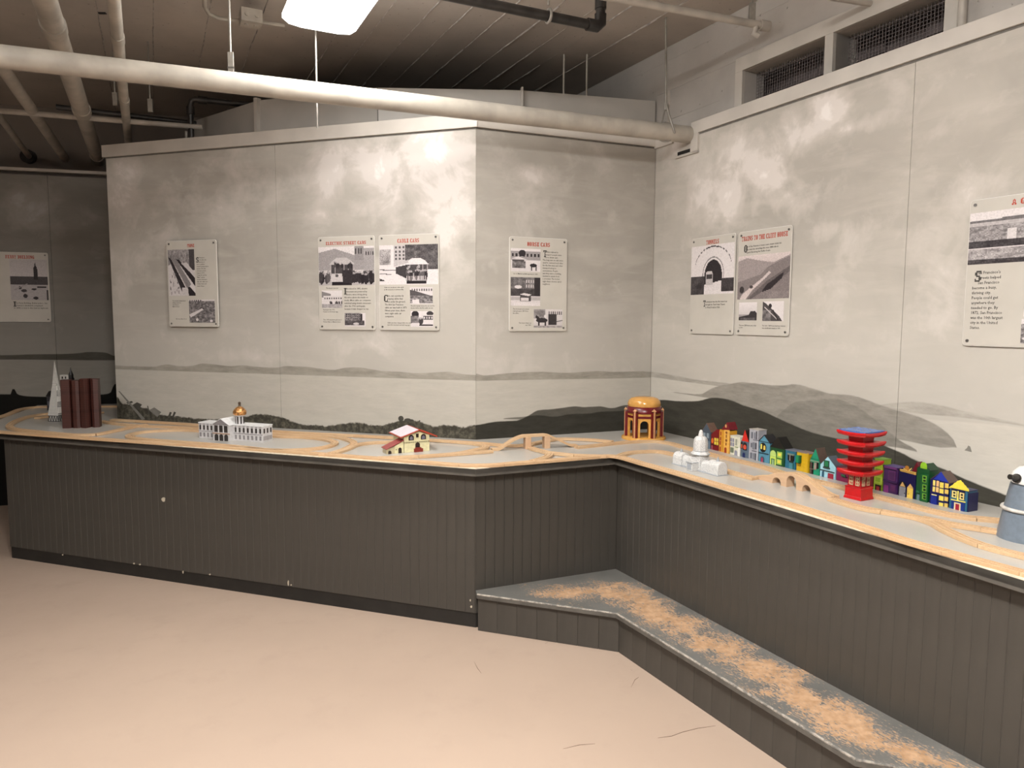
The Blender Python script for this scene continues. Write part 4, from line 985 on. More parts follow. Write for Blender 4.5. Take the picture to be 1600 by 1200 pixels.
for i, y in enumerate(ys):
    z0 = hz(y)-.001; th = .012; hb = S*(.86-.0*i)
    sc = 1+.045*i
    # eave slab with upswept rim
    m = MB(); n = 6; top_ = []; bot = []
    def ring(hw, zf, zc):
        out = []
        for sx, sy, ex, ey in ((-1, -1, 1, -1), (1, -1, 1, 1), (1, 1, -1, 1), (-1, 1, -1, -1)):
            for j in range(n):
                q = j/n; x = sx+(ex-sx)*q; yy = sy+(ey-sy)*q; c__ = abs(2*q-1)**2.5
                out.append((x*hw, yy*hw, zf+zc*c__))
        return out
    rr = [ring(S*.80, z0-.004, 0), ring(hwid*.93*sc**.5, z0-.004, .004), ring(hwid*sc**.5, z0+.003, .006), ring(hwid*sc**.5, z0+th*.75, .006), ring(hwid*.96*sc**.5, z0+th, .004), ring(S*.5, z0+th, 0)]
    vs_ = [v for r_ in rr for v in r_]; N = 4*n
    fs = [(j*N+i_, j*N+(i_+1) % N, (j+1)*N+(i_+1) % N, (j+1)*N+i_) for j in range(len(rr)-1) for i_ in range(N)]
    m.add(vs_, fs); m.add(vs_, [tuple(range((len(rr)-1)*N, len(rr)*N)), tuple(range(N-1, -1, -1))])
    m.build('eave', red, t)
    if i < 4:
        z1 = hz(ys[i+1])-.001; MB().hexa(sq(S*.80, z0+th), sq(S*.86, z1-.003)).build('storey', red2, t)
    else:
        MB().hexa(sq(hwid*.90*sc**.5, z0+th+.0002), sq(hwid*.92*sc**.5, z0+th+.0062)).build('roof_top', bl, t)

# --- grey windmill tower with a white cap
c_ = gp(1605, 849, HCT); k = c_.y/FPX*1.02; rb = 42*k
c_ = gp(1605, 841.5, HCT)
t = thing('windmill_model', 'grey tapered windmill tower with white cap at the right edge', 'model building', (c_.x, c_.y, HCT), 0)
PW = Plane((c_.x, c_.y), math.pi/2, 1); hz = lambda y: PW.uz(1605, y)[1]-HCT
gy = paint('75808c', .35); wcap = mat('cap_white', (.72, .70, .67), .3, 0, .03, 30)
zt_ = hz(757); rt_ = rb*.66
MB().lathe([(rb*1.0, 0), (rb*.995, .006), (rb*.84, zt_*.5), (rt_, zt_)], 48).build('tower', gy, t, .001)
zr = hz(795)
rg = rb*.84+.004-.0*zr
rr_ = rb+(rt_-rb)*(zr/zt_)+.004
MB().tube([(math.cos(q_)*rr_, math.sin(q_)*rr_, zr) for q_ in [2*math.pi*i/40 for i in range(41)]], .0062, 10, caps=False).build('gallery_ring', mat('ring_paint', (.55, .52, .48), .4, 0, .1, 60), t)
MB().lathe([(rt_*.97, zt_-.003), (rt_*.97, zt_+.004), (rt_*.90, zt_+.004)], 40).build('collar', paint('3a3f44'), t)
zc1 = hz(728)
MB().lathe([(rt_*.93, zt_+.003), (rt_*.98, zt_+.02), (rt_*.9, zt_+(zc1-zt_)*.62), (rt_*.62, zt_+(zc1-zt_)*.9), (.002, zc1)], 40).build('cap', wcap, t)
zx = hz(745)
hub = paint('2e2a26', .3)
MB().tube([(-rt_*.85, -.008, zx-.004), (-rt_*1.05, -.012, zx-.001), (-rt_*1.42, -.018, zx+.003)], [.012, .011, .006], 14).build('axle', hub, t)
MB().cyl((-rt_*.80, -.006, zx-.005), (-rt_*1.02, -.012, zx-.002), .0155, .0145, 16).build('axle_housing', hub, t, .001)
MB().cyl((-rt_*1.38, -.018, zx+.003), (-rt_*1.5, -.020, zx+.004), .0085, n=14).build('axle_nut', hub, t, .001)

# --- white pyramid tower
c_ = gp(90, 657.5, HCT); k = c_.y/FPX
t = thing('pyramid_tower_model', 'slim white pyramid skyscraper model with a black grid of windows', 'model building', (c_.x, c_.y, HCT), math.radians(-8))
PW = Plane((c_.x, c_.y), math.pi/2, 1); hz = lambda y: PW.uz(90, y)[1]-HCT
gq = G('grid_print'); X = gq.xyz(); fx = gq.math('FRACT', gq.math('MULTIPLY', X[0], 1/.0085)); fz = gq.math('FRACT', gq.math('MULTIPLY', X[2], 1/.0095)); fy = gq.math('FRACT', gq.math('MULTIPLY', X[1], 1/.0085))
wn_ = gq.math('MULTIPLY', gq.math('MAXIMUM', gq.math('LESS_THAN', gq.math('ABSOLUTE', gq.math('SUBTRACT', fx, .5)), .27), gq.math('LESS_THAN', gq.math('ABSOLUTE', gq.math('SUBTRACT', fy, .5)), .0)), gq.math('LESS_THAN', gq.math('ABSOLUTE', gq.math('SUBTRACT', fz, .5)), .27))
gq.col(gq.mix(wn_, (.66, .64, .60), (.06, .055, .05))); gq.rough(.5)
hb = 8.9*k; zt_ = hz(563.5); z1 = hz(648.5); white = paint('c9c6c0'); bk = paint('171513')
def sqt(h, z, cx=0): return [(-h+cx, -h, z), (h+cx, -h, z), (h+cx, h, z), (-h+cx, h, z)]
MB().hexa(sqt(hb, z1), sqt(hb*.36, zt_*.62)).build('grid_body', gq.mat, t)
MB().hexa(sqt(hb*.36, zt_*.62), sqt(.0006, zt_)).build('spire', white, t)
m = MB(); zf0, zf1 = zt_*.42, zt_*.70
for sgn in (-1, 1):
    r0 = hb*(1-.64*(zf0-z1)/(zt_*.62-z1)); m.hexa([(sgn*r0-.003, -.008, zf0), (sgn*r0+.003, -.008, zf0), (sgn*r0+.003, .008, zf0), (sgn*r0-.003, .008, zf0)], [(sgn*hb*.32-.003, -.006, zf1), (sgn*hb*.32+.003, -.006, zf1), (sgn*hb*.32+.003, .006, zf1), (sgn*hb*.32-.003, .006, zf1)])
m.build('wing_fin', white, t)
MB().box(-hb*.9, hb*.9, -hb*.9, hb*.9, .0, z1).build('base_block', white, t)
for side in range(4):
    m = MB(); n = 4
    for i in range(n):
        xa_ = -hb+2*hb*i/n; xb = xa_+2*hb/n; xm = (xa_+xb)/2
        for p_, q_ in (((xa_, .001), (xm, z1-.001)), ((xm, z1-.001), (xb, .001))):
            m.tube([(p_[0], -hb*.96, p_[1]), (q_[0], -hb*.96, q_[1])], .0015, 4)
    m.box(-hb, hb, -hb*1.0, -hb*.94, z1-.003, z1); m.box(-hb, hb, -hb*1.0, -hb*.94, 0, .003)
    o = m.build('truss', bk, t); o.rotation_euler = (0, 0, side*math.pi/2)

# --- dark red bay-windowed tower
F = Fac((97.5, 669.2), (156, 667.4))
t = thing('red_tower_model', 'dark red faceted high-rise model with stepped bays', 'model building', F.a, F.rot)
zt_ = F.f(128, 592)[1]; W = F.w
rg = G('red_tower_print'); X = rg.xyz(); 
br_ = rg.math('FRACT', rg.math('MULTIPLY', X[2], 1/.011)); bx = rg.math('FRACT', rg.math('MULTIPLY', X[0], 1/.0075))
gm = rg.math('MAXIMUM', rg.math('LESS_THAN', br_, .28), rg.math('LESS_THAN', bx, .28))
stripe = rg.math('MAXIMUM', rg.math('LESS_THAN', rg.math('ABSOLUTE', rg.math('SUBTRACT', X[2], zt_*.72)), .010), rg.math('LESS_THAN', rg.math('ABSOLUTE', rg.math('SUBTRACT', X[2], zt_*.34)), .008))
c1_ = rg.mix(gm, (.026, .009, .007), (.075, .020, .014)); rg.col(rg.mix(rg.math('MULTIPLY', stripe, .6), c1_, (.03, .008, .006))); rg.rough(.45)
def bay(x0, x1, y0, y1, z1, nm='bay'):
    return MB().prism([(x0, 0), (x1, 0), (x1, z1), (x0, z1)], y0, y1).build(nm, rg.mat, t, .0008)
MB().slab([(0, 0), (W*.02, -.01), (W*.25, -.012), (W*.25, .05), (0, .05)], 0, zt_*.985).build('bay', rg.mat, t, .0006)
MB().slab([(W*.25, .012), (W*.32, -.012), (W*.42, -.018), (W*.50, -.012), (W*.52, .05), (W*.25, .05)], 0, zt_*.97).build('bay', rg.mat, t, .0006)
MB().slab([(W*.52, -.012), (W*.66, -.030), (W*.74, -.004), (W*.78, .05), (W*.52, .05)], 0, zt_).build('bay', rg.mat, t, .0006)
MB().slab([(W*.74, .035), (W*.80, .035), (W*.80, .05), (W*.74, .05)], 0, zt_*1.0).build('bay', rg.mat, t, .0006)
MB().slab([(W*.80, .0), (W*.88, -.012), (W*1.0, -.004), (W*1.0, .05), (W*.80, .05)], 0, zt_*.995).build('bay', rg.mat, t, .0006)
# a pale tower top and a dark gabled house standing behind
c_ = gp(108, 646, HCT); PW = Plane((c_.x, c_.y), math.pi/2, 1)
z = PW.uz(104, 585.5)[1]-HCT; k = c_.y/FPX
t = thing('pale_tower_model', 'pale tower model with dark spire peeking out behind the dark red tower', 'model building', (c_.x, c_.y, HCT))
MB().box(-9*k, 4*k, -.02, .02, 0, z).build('shaft', white, t, .0008)
for x in (-6*k, -1*k): part_box(t, 'window', x, x+2*k, z-6*k, z-2.5*k, -.0215, -.02, bk)
MB().lathe([(3.5*k, z*.9), (3.5*k, z*1.0), (2*k, z*1.06), (1.2*k, z*1.1), (.3*k, z*1.19)], 8, 0, (6*k, 0, 0), False).build('spire', bk, t)
MB().box(3*k, 9*k, -.015, .015, 0, z*.92).build('spire_shaft', bk, t)
c_ = gp(80, 641, HCT); k = c_.y/FPX; PW = Plane((c_.x, c_.y), math.pi/2, 1); z = PW.uz(80, 619)[1]-HCT; z2_ = PW.uz(80, 610.5)[1]-HCT
t = thing('dark_house_model', 'small dark gabled house model behind the white pyramid tower', 'model building', (c_.x, c_.y, HCT))
MB().prism([(-3.5*k, 0), (5*k, 0), (5*k, z), (-3.5*k, z)], -.02, .03).build('walls', paint('3c3a40'), t)
MB().prism([(-4.5*k, z), (6*k, z), (1*k, z2_)], -.024, .034).build('roof', bk, t)
part_box(t, 'window', -2*k, 0, z*.35, z*.65, -.0215, -.02, paint('77777f'))

# --- the row of painted toy houses at the foot of the right-hand mural
HR = Fac((1097, 698.6), (1512, 800.6))
def house(label, x0, x1, y0, y1, peak, wallc, roofc, D, parts, cat='toy house', over=.0, roofside=None, sidec=None):
    u0 = HR.f(x0, y0)[0]; u1 = HR.f(x1, y1)[0]; o3 = HR.pl.at(u0, 0, HCT)
    t = thing('toy_house', label, cat, o3, HR.rot, 'painted toy houses in a row')
    L = lambda x, y: (HR.f(x, y)[0]-u0, max(0, HR.f(x, y)[1]))
    W = u1-u0; a, b = L(x0, y0), L(x1, y1); zl, zr = a[1], b[1]; ze = (zl+zr)/2
    g_ = .0012
    out = [(g_, 0), (W-g_, 0), (W-g_, ze)]
    if peak:
        p = L(*peak); out += [(p[0], p[1]-.002)]
    out += [(g_, ze)]
    wm = paint(wallc); m = MB().prism(out, 0, D); m.build('walls', wm, t, .0008)
    rm = paint(roofc) if roofc else None
    if peak and rm:
        s0 = (p[1]-ze)/max(.002, p[0]); s1 = (p[1]-ze)/max(.002, W-p[0]); th = .0025
        MB().prism([(-.0015, ze-.0015*s0), (p[0], p[1]-.002), (p[0], p[1]+th-.002), (-.0015, ze+th-.0015*s0)], .0015+over*-1, D+.002).build('roof_slope', rm, t)
        MB().prism([(p[0], p[1]-.002), (W+.0015, ze-.0015*s1), (W+.0015, ze+th-.0015*s1), (p[0], p[1]+th-.002)], .0015-over, D+.002).build('roof_slope', rm, t)
    elif rm:
        MB().box(-.001, W+.001, -.001-over, D+.001, ze, ze+.003).build('flat_roof', rm, t, .0006)
    last = None
    for i, pt in enumerate(parts):
        nm, hx, kind = pt[:3]; mt = paint(hx); pj = -.0010-.00012*i
        if kind == 'p':
            poly = [L(*q) for q in pt[3]]; MB().prism(poly, pj, 0).build(nm, mt, t); continue
        par_ = last if (nm == 'pane' and last is not None) or nm in ('door_knob', 'door_window') and last is not None else t
        X0, X1, Y0, Y1 = pt[3:7]; xm = (X0+X1)/2
        ua, ub = L(X0, Y0)[0], L(X1, Y0)[0]; zt__, zb__ = L(xm, Y0)[1], L(xm, Y1)[1]; dep = pt[7] if len(pt) > 7 else 0
        if kind == 'r': ob = MB().box(ua, ub, pj-dep, 0, zb__, zt__).build(nm, mt, par_)
        elif kind == 'a': ob = MB().prism(arch_poly(ua, ub, zb__, zt__, 6), pj-dep, 0).build(nm, mt, par_)
        elif kind == 'o':
            cx, cz, rx, rz = (ua+ub)/2, (zb__+zt__)/2, (ub-ua)/2, (zt__-zb__)/2
            ob = MB().prism([(cx+rx*math.cos(q_), cz+rz*math.sin(q_)) for q_ in [2*math.pi*j/12 for j in range(12)]], pj-dep, 0).build(nm, mt, par_)
        if nm.startswith('window') or nm in ('door', 'yellow_door', 'grey_door'): last = ob
    return t
Y = 'f2df5a'; K = '15120f'
def pane4(x0, x1, y0, y1, hx, slope=.25):
    xm, ym = (x0+x1)/2, (y0+y1)/2; g_ = .45; s = slope*(x1-x0)/2
    return [('pane', hx, 'r', x0, xm-g_, y0-s/2, ym-g_-s/2), ('pane', hx, 'r', xm+g_, x1, y0+s/2, ym-g_+s/2), ('pane', hx, 'r', x0, xm-g_, ym+g_-s/2, y1-s/2), ('pane', hx, 'r', xm+g_, x1, ym+g_+s/2, y1+s/2)]
house('slate blue gabled toy house with brown roof, first at the far end of the row', 1097.3, 1110.5, 671.5, 676.5, (1104, 661.2), '4b5866', '6e5548', .05,
      [('lower_wall', '6d7f8e', 'r', 1098, 1110, 688.5, 701), ('window', '93a3ad', 'r', 1099, 1102.3, 676, 683.5), ('window', '93a3ad', 'r', 1104.5, 1108, 677, 684.5), ('door', '3c4a5c', 'r', 1104.6, 1107.2, 692, 701)], over=.001)
house('maroon toy house with lit yellow window, between the slate blue and the golden ones', 1111, 1123.2, 677, 684, (1119, 671.5), '7a1016', '8a1a1c', .045,
      [('window', 'e8782c', 'o', 1111.6, 1115, 684.5, 692.5)]+pane4(1116.4, 1122.6, 684.6, 695, 'e8d24c')+[('porch_beam', '4a0a12', 'r', 1111, 1119, 694, 695.5), ('door', '9a4a5a', 'a', 1111.6, 1114, 696, 703)])
house('golden yellow toy house with steep maroon roof', 1124.5, 1140.5, 671, 673.5, None, 'd89a2c', None, .05,
      [('side_strip', 'e0a040', 'r', 1124.5, 1128, 673, 706), ('shutter', '9a2a14', 'r', 1125.8, 1127.4, 674.5, 680), ('shutter', '9a2a14', 'r', 1125.2, 1127, 683, 688), ('shutter', '9a2a14', 'r', 1124.9, 1126.7, 689, 695), ('shutter', '9a2a14', 'r', 1124.7, 1126.4, 698, 705),
       ('front_strip', 'f0b858', 'r', 1132, 1140.4, 671.6, 709.5), ('window', '8a4a10', 'o', 1133.8, 1137.2, 674, 678), ('window', '8a4a10', 'a', 1134.5, 1136.2, 679, 684), ('window', '8a4a10', 'o', 1133.6, 1136.8, 686, 690.5), ('window', '8a4a10', 'a', 1134, 1135.8, 691.5, 696), ('door', 'a03812', 'a', 1132.2, 1135.8, 698.8, 708.5),
       ('gable_face', '7a1220', 'p', [(1127.5, 671.2), (1141, 672), (1136.6, 659.8)]), ('gable_window', 'e0b070', 'r', 1133.7, 1136, 663.5, 668)])
# the maroon roof of that house reaches back to the mural
u0 = HR.f(1124.5, 671)[0]; tt = [o for o in C.objects if o.name.startswith('toy_house')][-1]
La = lambda x, y: (HR.f(x, y)[0]-u0, HR.f(x, y)[1])
p0, p1, p2 = La(1127.5, 671.2), La(1141, 672), La(1136.6, 659.8)
MB().prism([p0, p1, p2], .0005, .052).build('steep_roof', paint('701420'), tt, label='maroon roof prism')
house('cream white toy house with grey window panes, beside the golden one', 1141, 1157, 681.5, 683.5, None, 'e6e2cc', 'e8e6d8', .05,
      pane4(1140.8+.6, 1147.2, 684.5, 697, '8f8fa0')+[('window', 'a8a898', 'r', 1149.4, 1152, 686, 696), ('garage_door', '77806a', 'r', 1141.5, 1146.5, 699, 707), ('sill', '8a9a68', 'r', 1148.5, 1153.5, 698, 699.2), ('door', '9a9aa8', 'a', 1148, 1152.2, 703.5, 712), ('white_door', 'f0eee8', 'r', 1153.3, 1156.6, 700, 713)])
house('slate blue toy house with a bright red spire roof', 1154.6+3, 1170.5, 688, 691.5, None, '5d6e80', None, .05,
      [('spire_gable', 'd8281e', 'p', [(1159.2, 688.5), (1170, 691), (1164.3, 671.5)]), ('window_arch', '1c1a1e', 'a', 1155.8+1.9, 1160.6, 690, 701), ('window_arch', '1c1a1e', 'a', 1161.2, 1167.2, 691, 703.5), ('window', 'd8603c', 'r', 1158.2, 1160.2, 694, 700), ('window', 'd8503a', 'o', 1161.6, 1166.8, 695, 702.5), ('door', '16265c', 'a', 1160.6, 1164.2, 707, 715.5)])
tt = [o for o in C.objects if o.name.startswith('toy_house')][-1]; u0 = HR.f(1157.6, 688)[0]
MB().prism([(La(1159.2, 688.5)), (La(1170, 691)), (La(1164.3, 672.5))], .0, .05).build('steep_roof', paint('241614'), tt)
house('tall pale grey toy apartment house with striped windows', 1171, 1185.2, 670.5, 673, None, 'b4b4bc', 'c2bcb4', .055,
      [('window', '6e727c', 'r', 1174, 1176.8, 675, 685), ('window', '6e727c', 'r', 1178.8, 1180.2, 675.5, 686), ('window', '4c4c54', 'r', 1181.4, 1183.2, 674, 687)]+
      [('cornice', '55565e', 'r', 1177, 1184.5, 687.3, 688.3), ('window', '6e727c', 'r', 1173.4, 1175.8, 692, 699), ('bay_window', '868a92', 'r', 1176.6, 1179.2, 691, 702, .003), ('window', '4c4c54', 'r', 1180.3, 1182.4, 692, 702), ('cornice', '55565e', 'r', 1175, 1184.5, 704.5, 705.5),
       ('window', '6e727c', 'r', 1172.6, 1175.2, 707, 716), ('window', '868a92', 'r', 1176.4, 1178.6, 708, 717.5), ('door', '5c5e66', 'r', 1179.6, 1181.8, 708.5, 719), ('white_pier', 'd8d8de', 'r', 1183.8, 1185, 689, 722)])
house('sky blue toy house with black roof and an oval yellow window', 1186, 1203, 689, 692, (1194.5, 679.5), '5a94ac', '1c1c20', .055,
      [('pediment_line', '24485a', 'p', [(1186.5, 688.2), (1203, 691.6), (1203, 692.8), (1186.5, 689.4)]), ('window_frame', '1a1614', 'o', 1187.6, 1197.8, 691.5, 707), ('pane', 'e6dc6c', 'a', 1188.8, 1191.2, 693.5, 701.5), ('pane', 'e6c85c', 'a', 1193.2, 1196.4, 696, 703),
       ('cornice', '1c3c4c', 'p', [(1185.8, 706), (1201, 709.2), (1201, 711), (1185.8, 707.8)]), ('door_arch', '3a5468', 'a', 1188.5, 1194.5, 713, 724.5), ('door', 'b03c5a', 'a', 1189.6, 1192.6, 714.8, 724)], over=.004)
house('dark green toy house with lime windows and big black roof', 1203.6, 1226.4, 699, 704, (1215.3, 683.5), '0d4a26', '121110', .055,
      [('gable_face', '151312', 'p', [(1203.4, 697.8), (1226.4, 703), (1215.3, 682.6)]), ('fan_window', 'c6e07c', 'a', 1203.8, 1212.8, 703.6, 713), ('door_frame', 'd2e86a', 'r', 1201.6+2, 1212.8, 713.4, 728), ('door', '3c6a3a', 'r', 1205.2, 1210.8, 716.5, 728), ('door_window', '9ab88a', 'r', 1206.6, 1209.6, 718, 727),
       ('window_frame', '9ec85c', 'r', 1214.4, 1222.4, 706, 716), ('pane', Y, 'r', 1216, 1221, 708, 713), ('window_frame', '9ec85c', 'r', 1213.8, 1221.6, 717.4, 726), ('pane', Y, 'r', 1215.2, 1220.2, 719, 724)], over=-.002)
house('teal blue toy house with a small black bay window', 1227.2, 1243.8, 703.2, 706.2, None, '2a6c86', '6e7280', .055,
      [('bay_window', K, 'r', 1232.2, 1241.2, 711.5, 719.5, .004), ('bay_post', '9a8a86', 'r', 1235.2, 1236.4, 711, 719.5, .005), ('bay_cap', '7a8a7a', 'r', 1231.6, 1242, 709, 711, .005), ('bay_corbel', '20302c', 'r', 1234, 1239.8, 719.5, 722.5, .003), ('door', '4a8a96', 'r', 1233.6, 1238.6, 723.5, 732.5), ('door', '1c5a5a', 'r', 1238.9, 1240.8, 724, 733)], over=.001)
house('mustard yellow toy house with green box bay', 1245, 1264.2, 706, 710, None, 'd6ac1c', '8a7a74', .055,
      [('green_bay', '1c8a54', 'r', 1245.6, 1252.4, 711.5, 723, .008), ('green_bay_side', '0e5a30', 'r', 1250.2, 1252.6, 711.5, 723.4, .0085), ('bay_corbel', '9a7a14', 'r', 1246.6, 1251.4, 724, 727.5, .003), ('side_strip', 'c49a14', 'r', 1262, 1264, 708, 741)])
house('green gabled toy house with black porch openings and brown roof', 1265.6, 1280.6, 718.5, 722.5, (1274.2, 700.5), '15906a', '5c4a42', .055,
      [('gable_band', '0c6c4c', 'p', [(1266.6, 715.2), (1280.6, 718.2), (1280.8, 719.3), (1266.4, 716.2)]), ('opening', K, 'r', 1265.6, 1271.2, 722, 732), ('opening', K, 'r', 1265.6, 1271, 733.5, 741.5), ('post', '8a6a60', 'r', 1267.4, 1268.2, 721.6, 741.5), ('post', 'a08c80', 'r', 1272.4, 1276, 723, 734), ('opening', K, 'r', 1276.4, 1279.6, 723, 732.5), ('eave_line', 'a8a490', 'r', 1266.2, 1280, 720.2, 721.2), ('rail', '7a6a60', 'r', 1265.6, 1272.6, 732.2, 733.2)], over=.0)
house('pale sky blue gabled toy house with a porch', 1281.6, 1306, 722, 735, (1293.4, 713.2), 'a6d6e4', '4e5660', .05,
      [('window_frame', '1c3a30', 'r', 1287.6, 1296.2, 719.5, 730.2), ('pane', '1c7a4c', 'r', 1289, 1294.6, 720.6, 729), ('planter', '38403a', 'r', 1286.8, 1297, 730, 732, .003), ('porch_beam', '3c4a4c', 'p', [(1280.8, 732.4), (1304, 738), (1304, 740), (1280.8, 734.4)]), ('porch_shade', '24343c', 'r', 1286.4, 1287.8, 736, 746.8), ('door', 'a0263c', 'r', 1293.8, 1302.6, 740, 751.6), ('porch_gap', '2c5a74', 'r', 1284.6, 1287.6, 736.5, 747)])
house('magenta toy house half hidden behind the red pagoda', 1307, 1328, 729.5, 734, None, '8a1e4e', '6a2a3c', .05,
      [('sill', '3c6a4a', 'r', 1315, 1321.5, 741.5, 744.5, .003), ('shadow_gap', '2c0c1c', 'r', 1317, 1323.6, 744.6, 746.4, .002)])
house('brick red toy house mostly behind the pagoda body', 1329, 1365, 735, 743, (1347, 728), '7c2430', '5c2a2c', .045, [('window', 'c88a6a', 'r', 1334, 1339, 748, 756), ('door', '3a1418', 'r', 1355, 1361, 757, 767)])
house('lime green toy house with a red door', 1366.5, 1380, 717, 719.2, None, 'a4c02e', '7ea83a', .05,
      [('window_frame', 'b8d048', 'r', 1367, 1379, 731, 741), ('pane', '7e9c24', 'r', 1368.2, 1377, 732, 740.4), ('window_frame', 'b8d048', 'r', 1367, 1379, 744.5, 756.5), ('pane', '8cae2c', 'r', 1368.2, 1376, 746, 752.6), ('recess', '2a120c', 'r', 1367.6, 1377, 757.5, 769.4), ('door', 'a02a2c', 'r', 1369.6, 1374.4, 760, 769)])
house('deep purple toy house with violet door', 1381, 1403.6, 727.4, 732.6, None, '46245a', '4c3a78', .055,
      [('cornice', '6a3470', 'r', 1382.5, 1402, 729, 732.6, .004), ('window_frame', '5c2c60', 'r', 1389, 1400.4, 736, 751.5, .002), ('pane', '4a2452', 'r', 1391, 1398.6, 738, 749.5, .002), ('cornice', '3a1e50', 'r', 1381, 1403, 750.5, 753.5, .004), ('door', '7c2e72', 'r', 1381.8, 1388.4, 758, 772), ('window_frame', '4c2456', 'r', 1391.2, 1401, 756.5, 769, .002), ('pane', '5e2a58', 'r', 1392.6, 1399, 758.6, 767, .002)], over=.002)
house('midnight blue toy house with gold cornice and fan ornament', 1404.6, 1431.6, 734.2, 740.8, None, '0a0c44', '3a1418', .055,
      [('gold_cornice', 'd0a454', 'p', [(1406.6, 733.4), (1431.6, 739.2), (1431.6, 742.4), (1406.6, 736)]), ('gold_line', 'f0cc6c', 'p', [(1406.6, 732.6), (1431.6, 738.2), (1431.6, 739.4), (1406.6, 733.8)]), ('fan_ornament', 'b0762c', 'a', 1414.4, 1421, 727.6, 735.4), ('fan_ray', 'f0c868', 'p', [(1412, 731), (1417, 734), (1417, 735), (1412, 732.2)]), ('fan_ray', 'f0c868', 'p', [(1424.6, 730.8), (1420, 735.2), (1421, 736), (1424.8, 732)]),
       ('door_frame', '06061c', 'a', 1404.8, 1416.4, 752, 778), ('grey_door', '8a8a92', 'r', 1405.6, 1415.6, 760.6, 778.6), ('door_cap', 'd0a868', 'p', [(1406.6, 759), (1415, 761), (1410.6, 752.8)]), ('yellow_door', 'f0cc5c', 'r', 1418, 1427, 762.6, 781.6), ('door_cap', 'd0a868', 'p', [(1418, 761.6), (1427, 763), (1422.4, 756)]), ('door_knob', '2a2420', 'r', 1413.2, 1414.4, 770, 771.4, .001), ('door_knob', '8a6420', 'r', 1419.4, 1420.4, 771, 772.4, .001)])
tt = [o for o in C.objects if o.name.startswith('toy_house')][-1]; u0 = HR.f(1404.6, 734)[0]
MB().prism([La(1419, 738), La(1432, 741), La(1428, 722.5)], .018, .05).build('steep_roof', paint('6a1424'), tt, label='maroon back roof')
house('tall bottle green toy house with lime crest and ladder windows', 1432.4, 1452.6, 731.4, 736.2, (1443.4, 725), '0f4e28', '0c3a20', .055,
      [('lime_crest', '8cc02e', 'a', 1438.8, 1449, 722, 732.4), ('bay', '125a2e', 'r', 1440.8, 1452.2, 741, 787, .004), ('window', '7cb43c', 'r', 1443, 1449.4, 743, 753.6, .0045), ('window', '7cb43c', 'r', 1442.8, 1449.2, 757, 768.2, .0045), ('window', '7cb43c', 'r', 1442.6, 1448.8, 771, 780.4, .0045)]+
      [('pane', '0c3418', 'r', 1444.2, 1448.2, a_, b_, .0046) for a_, b_ in ((744.4, 748), (749.4, 752.6), (758.4, 762), (763.4, 767), (772.2, 775.2), (776.2, 779.4))]+
      [('door', '6c8a8c', 'r', 1433, 1437.2, 772.5, 784), ('door_hood', '2c6a4a', 'r', 1432.4, 1438, 767, 769.6, .003)])
house('navy blue toy house with many yellow panes and brown roof', 1453.6, 1482.6, 749, 754.6, (1469.4, 737.4), '0e1452', '5a4640', .055,
      [('gable_face', '1c34a0', 'p', [(1459, 748.6), (1482, 753.8), (1470.6, 737)])]+
      [('pane', hx_, 'r', a_, b_, c__, d__) for hx_, a_, b_, c__, d__ in (('f0dc78', 1458.2, 1461.8, 750.4, 758.8), ('f0c080', 1463.6, 1467.6, 751.4, 760.2), ('f2dc60', 1469, 1475, 754, 762.4), ('e8c860', 1477, 1482.6, 755.4, 762.8),
        ('f0dc78', 1457.8, 1461.4, 760.4, 768.2), ('f0c880', 1463, 1467.2, 761.4, 769.2), ('f2dc60', 1468.6, 1474.8, 764, 771), ('e0c060', 1476.8, 1482.4, 765, 771.8), ('f2dc60', 1467.8, 1474.6, 775, 782.2), ('e0c060', 1476.2, 1481.8, 776.4, 783), ('f2dc60', 1467.6, 1474, 785.6, 792.6), ('e0c060', 1476, 1481.4, 786.6, 793.6))]+
      [('door', '122a8c', 'r', 1455.4, 1464.6, 774.4, 790.6), ('door_hood', 'f0e8a0', 'p', [(1456, 771.6), (1464, 773.4), (1464, 774.8), (1456, 773)])], over=.001)
house('teal toy house with stepped yellow gable and red door, last and nearest of the row', 1484, 1512.4, 762, 769, None, '2c6480', '0c0f4c', .058,
      [('yellow_gable', 'f6e04c', 'p', [(1483, 761.4), (1486, 759), (1489, 757.6), (1491, 754.8), (1494, 753.6), (1496, 751.2), (1501.4, 750.2), (1503, 752.6), (1505, 754), (1507, 757.2), (1509.6, 759.4), (1511.4, 762.6), (1514, 764.2), (1513.8, 768), (1483.2, 762.4)]),
       ('navy_panel', '0c1440', 'r', 1486.6, 1508.6, 764.6, 778), ('window_frame', 'f0e08c', 'r', 1487.8, 1495.2, 766.8, 777.6), ('pane', K, 'r', 1489.8, 1493.2, 768.4, 771.4), ('pane', K, 'r', 1489.8, 1493.2, 773, 775.8), ('window_frame', 'f0d88c', 'r', 1500, 1507.2, 770, 781), ('pane', K, 'r', 1501.8, 1505, 771.8, 774.8), ('pane', K, 'r', 1501.8, 1505, 776.4, 779),
       ('yellow_post', 'f6e66c', 'r', 1496.4, 1498.6, 767.2, 783), ('yellow_rail', 'f6e66c', 'p', [(1486.2, 779.4), (1508.8, 784), (1508.8, 785.6), (1486.2, 781)]), ('blue_panel', '10307c', 'r', 1487, 1508, 783.6, 797.4), ('door_frame', 'f0d8a8', 'r', 1491.4, 1501.8, 785.6, 798.8), ('door', 'a01c34', 'r', 1493.6, 1499.6, 787.4, 798.6)])
tt = [o for o in C.objects if o.name.startswith('toy_house')][-1]
u0 = HR.f(1484, 762)[0]; W = HR.f(1512.4, 769)[0]-u0; zz_ = HR.f(1498, 768)[1]
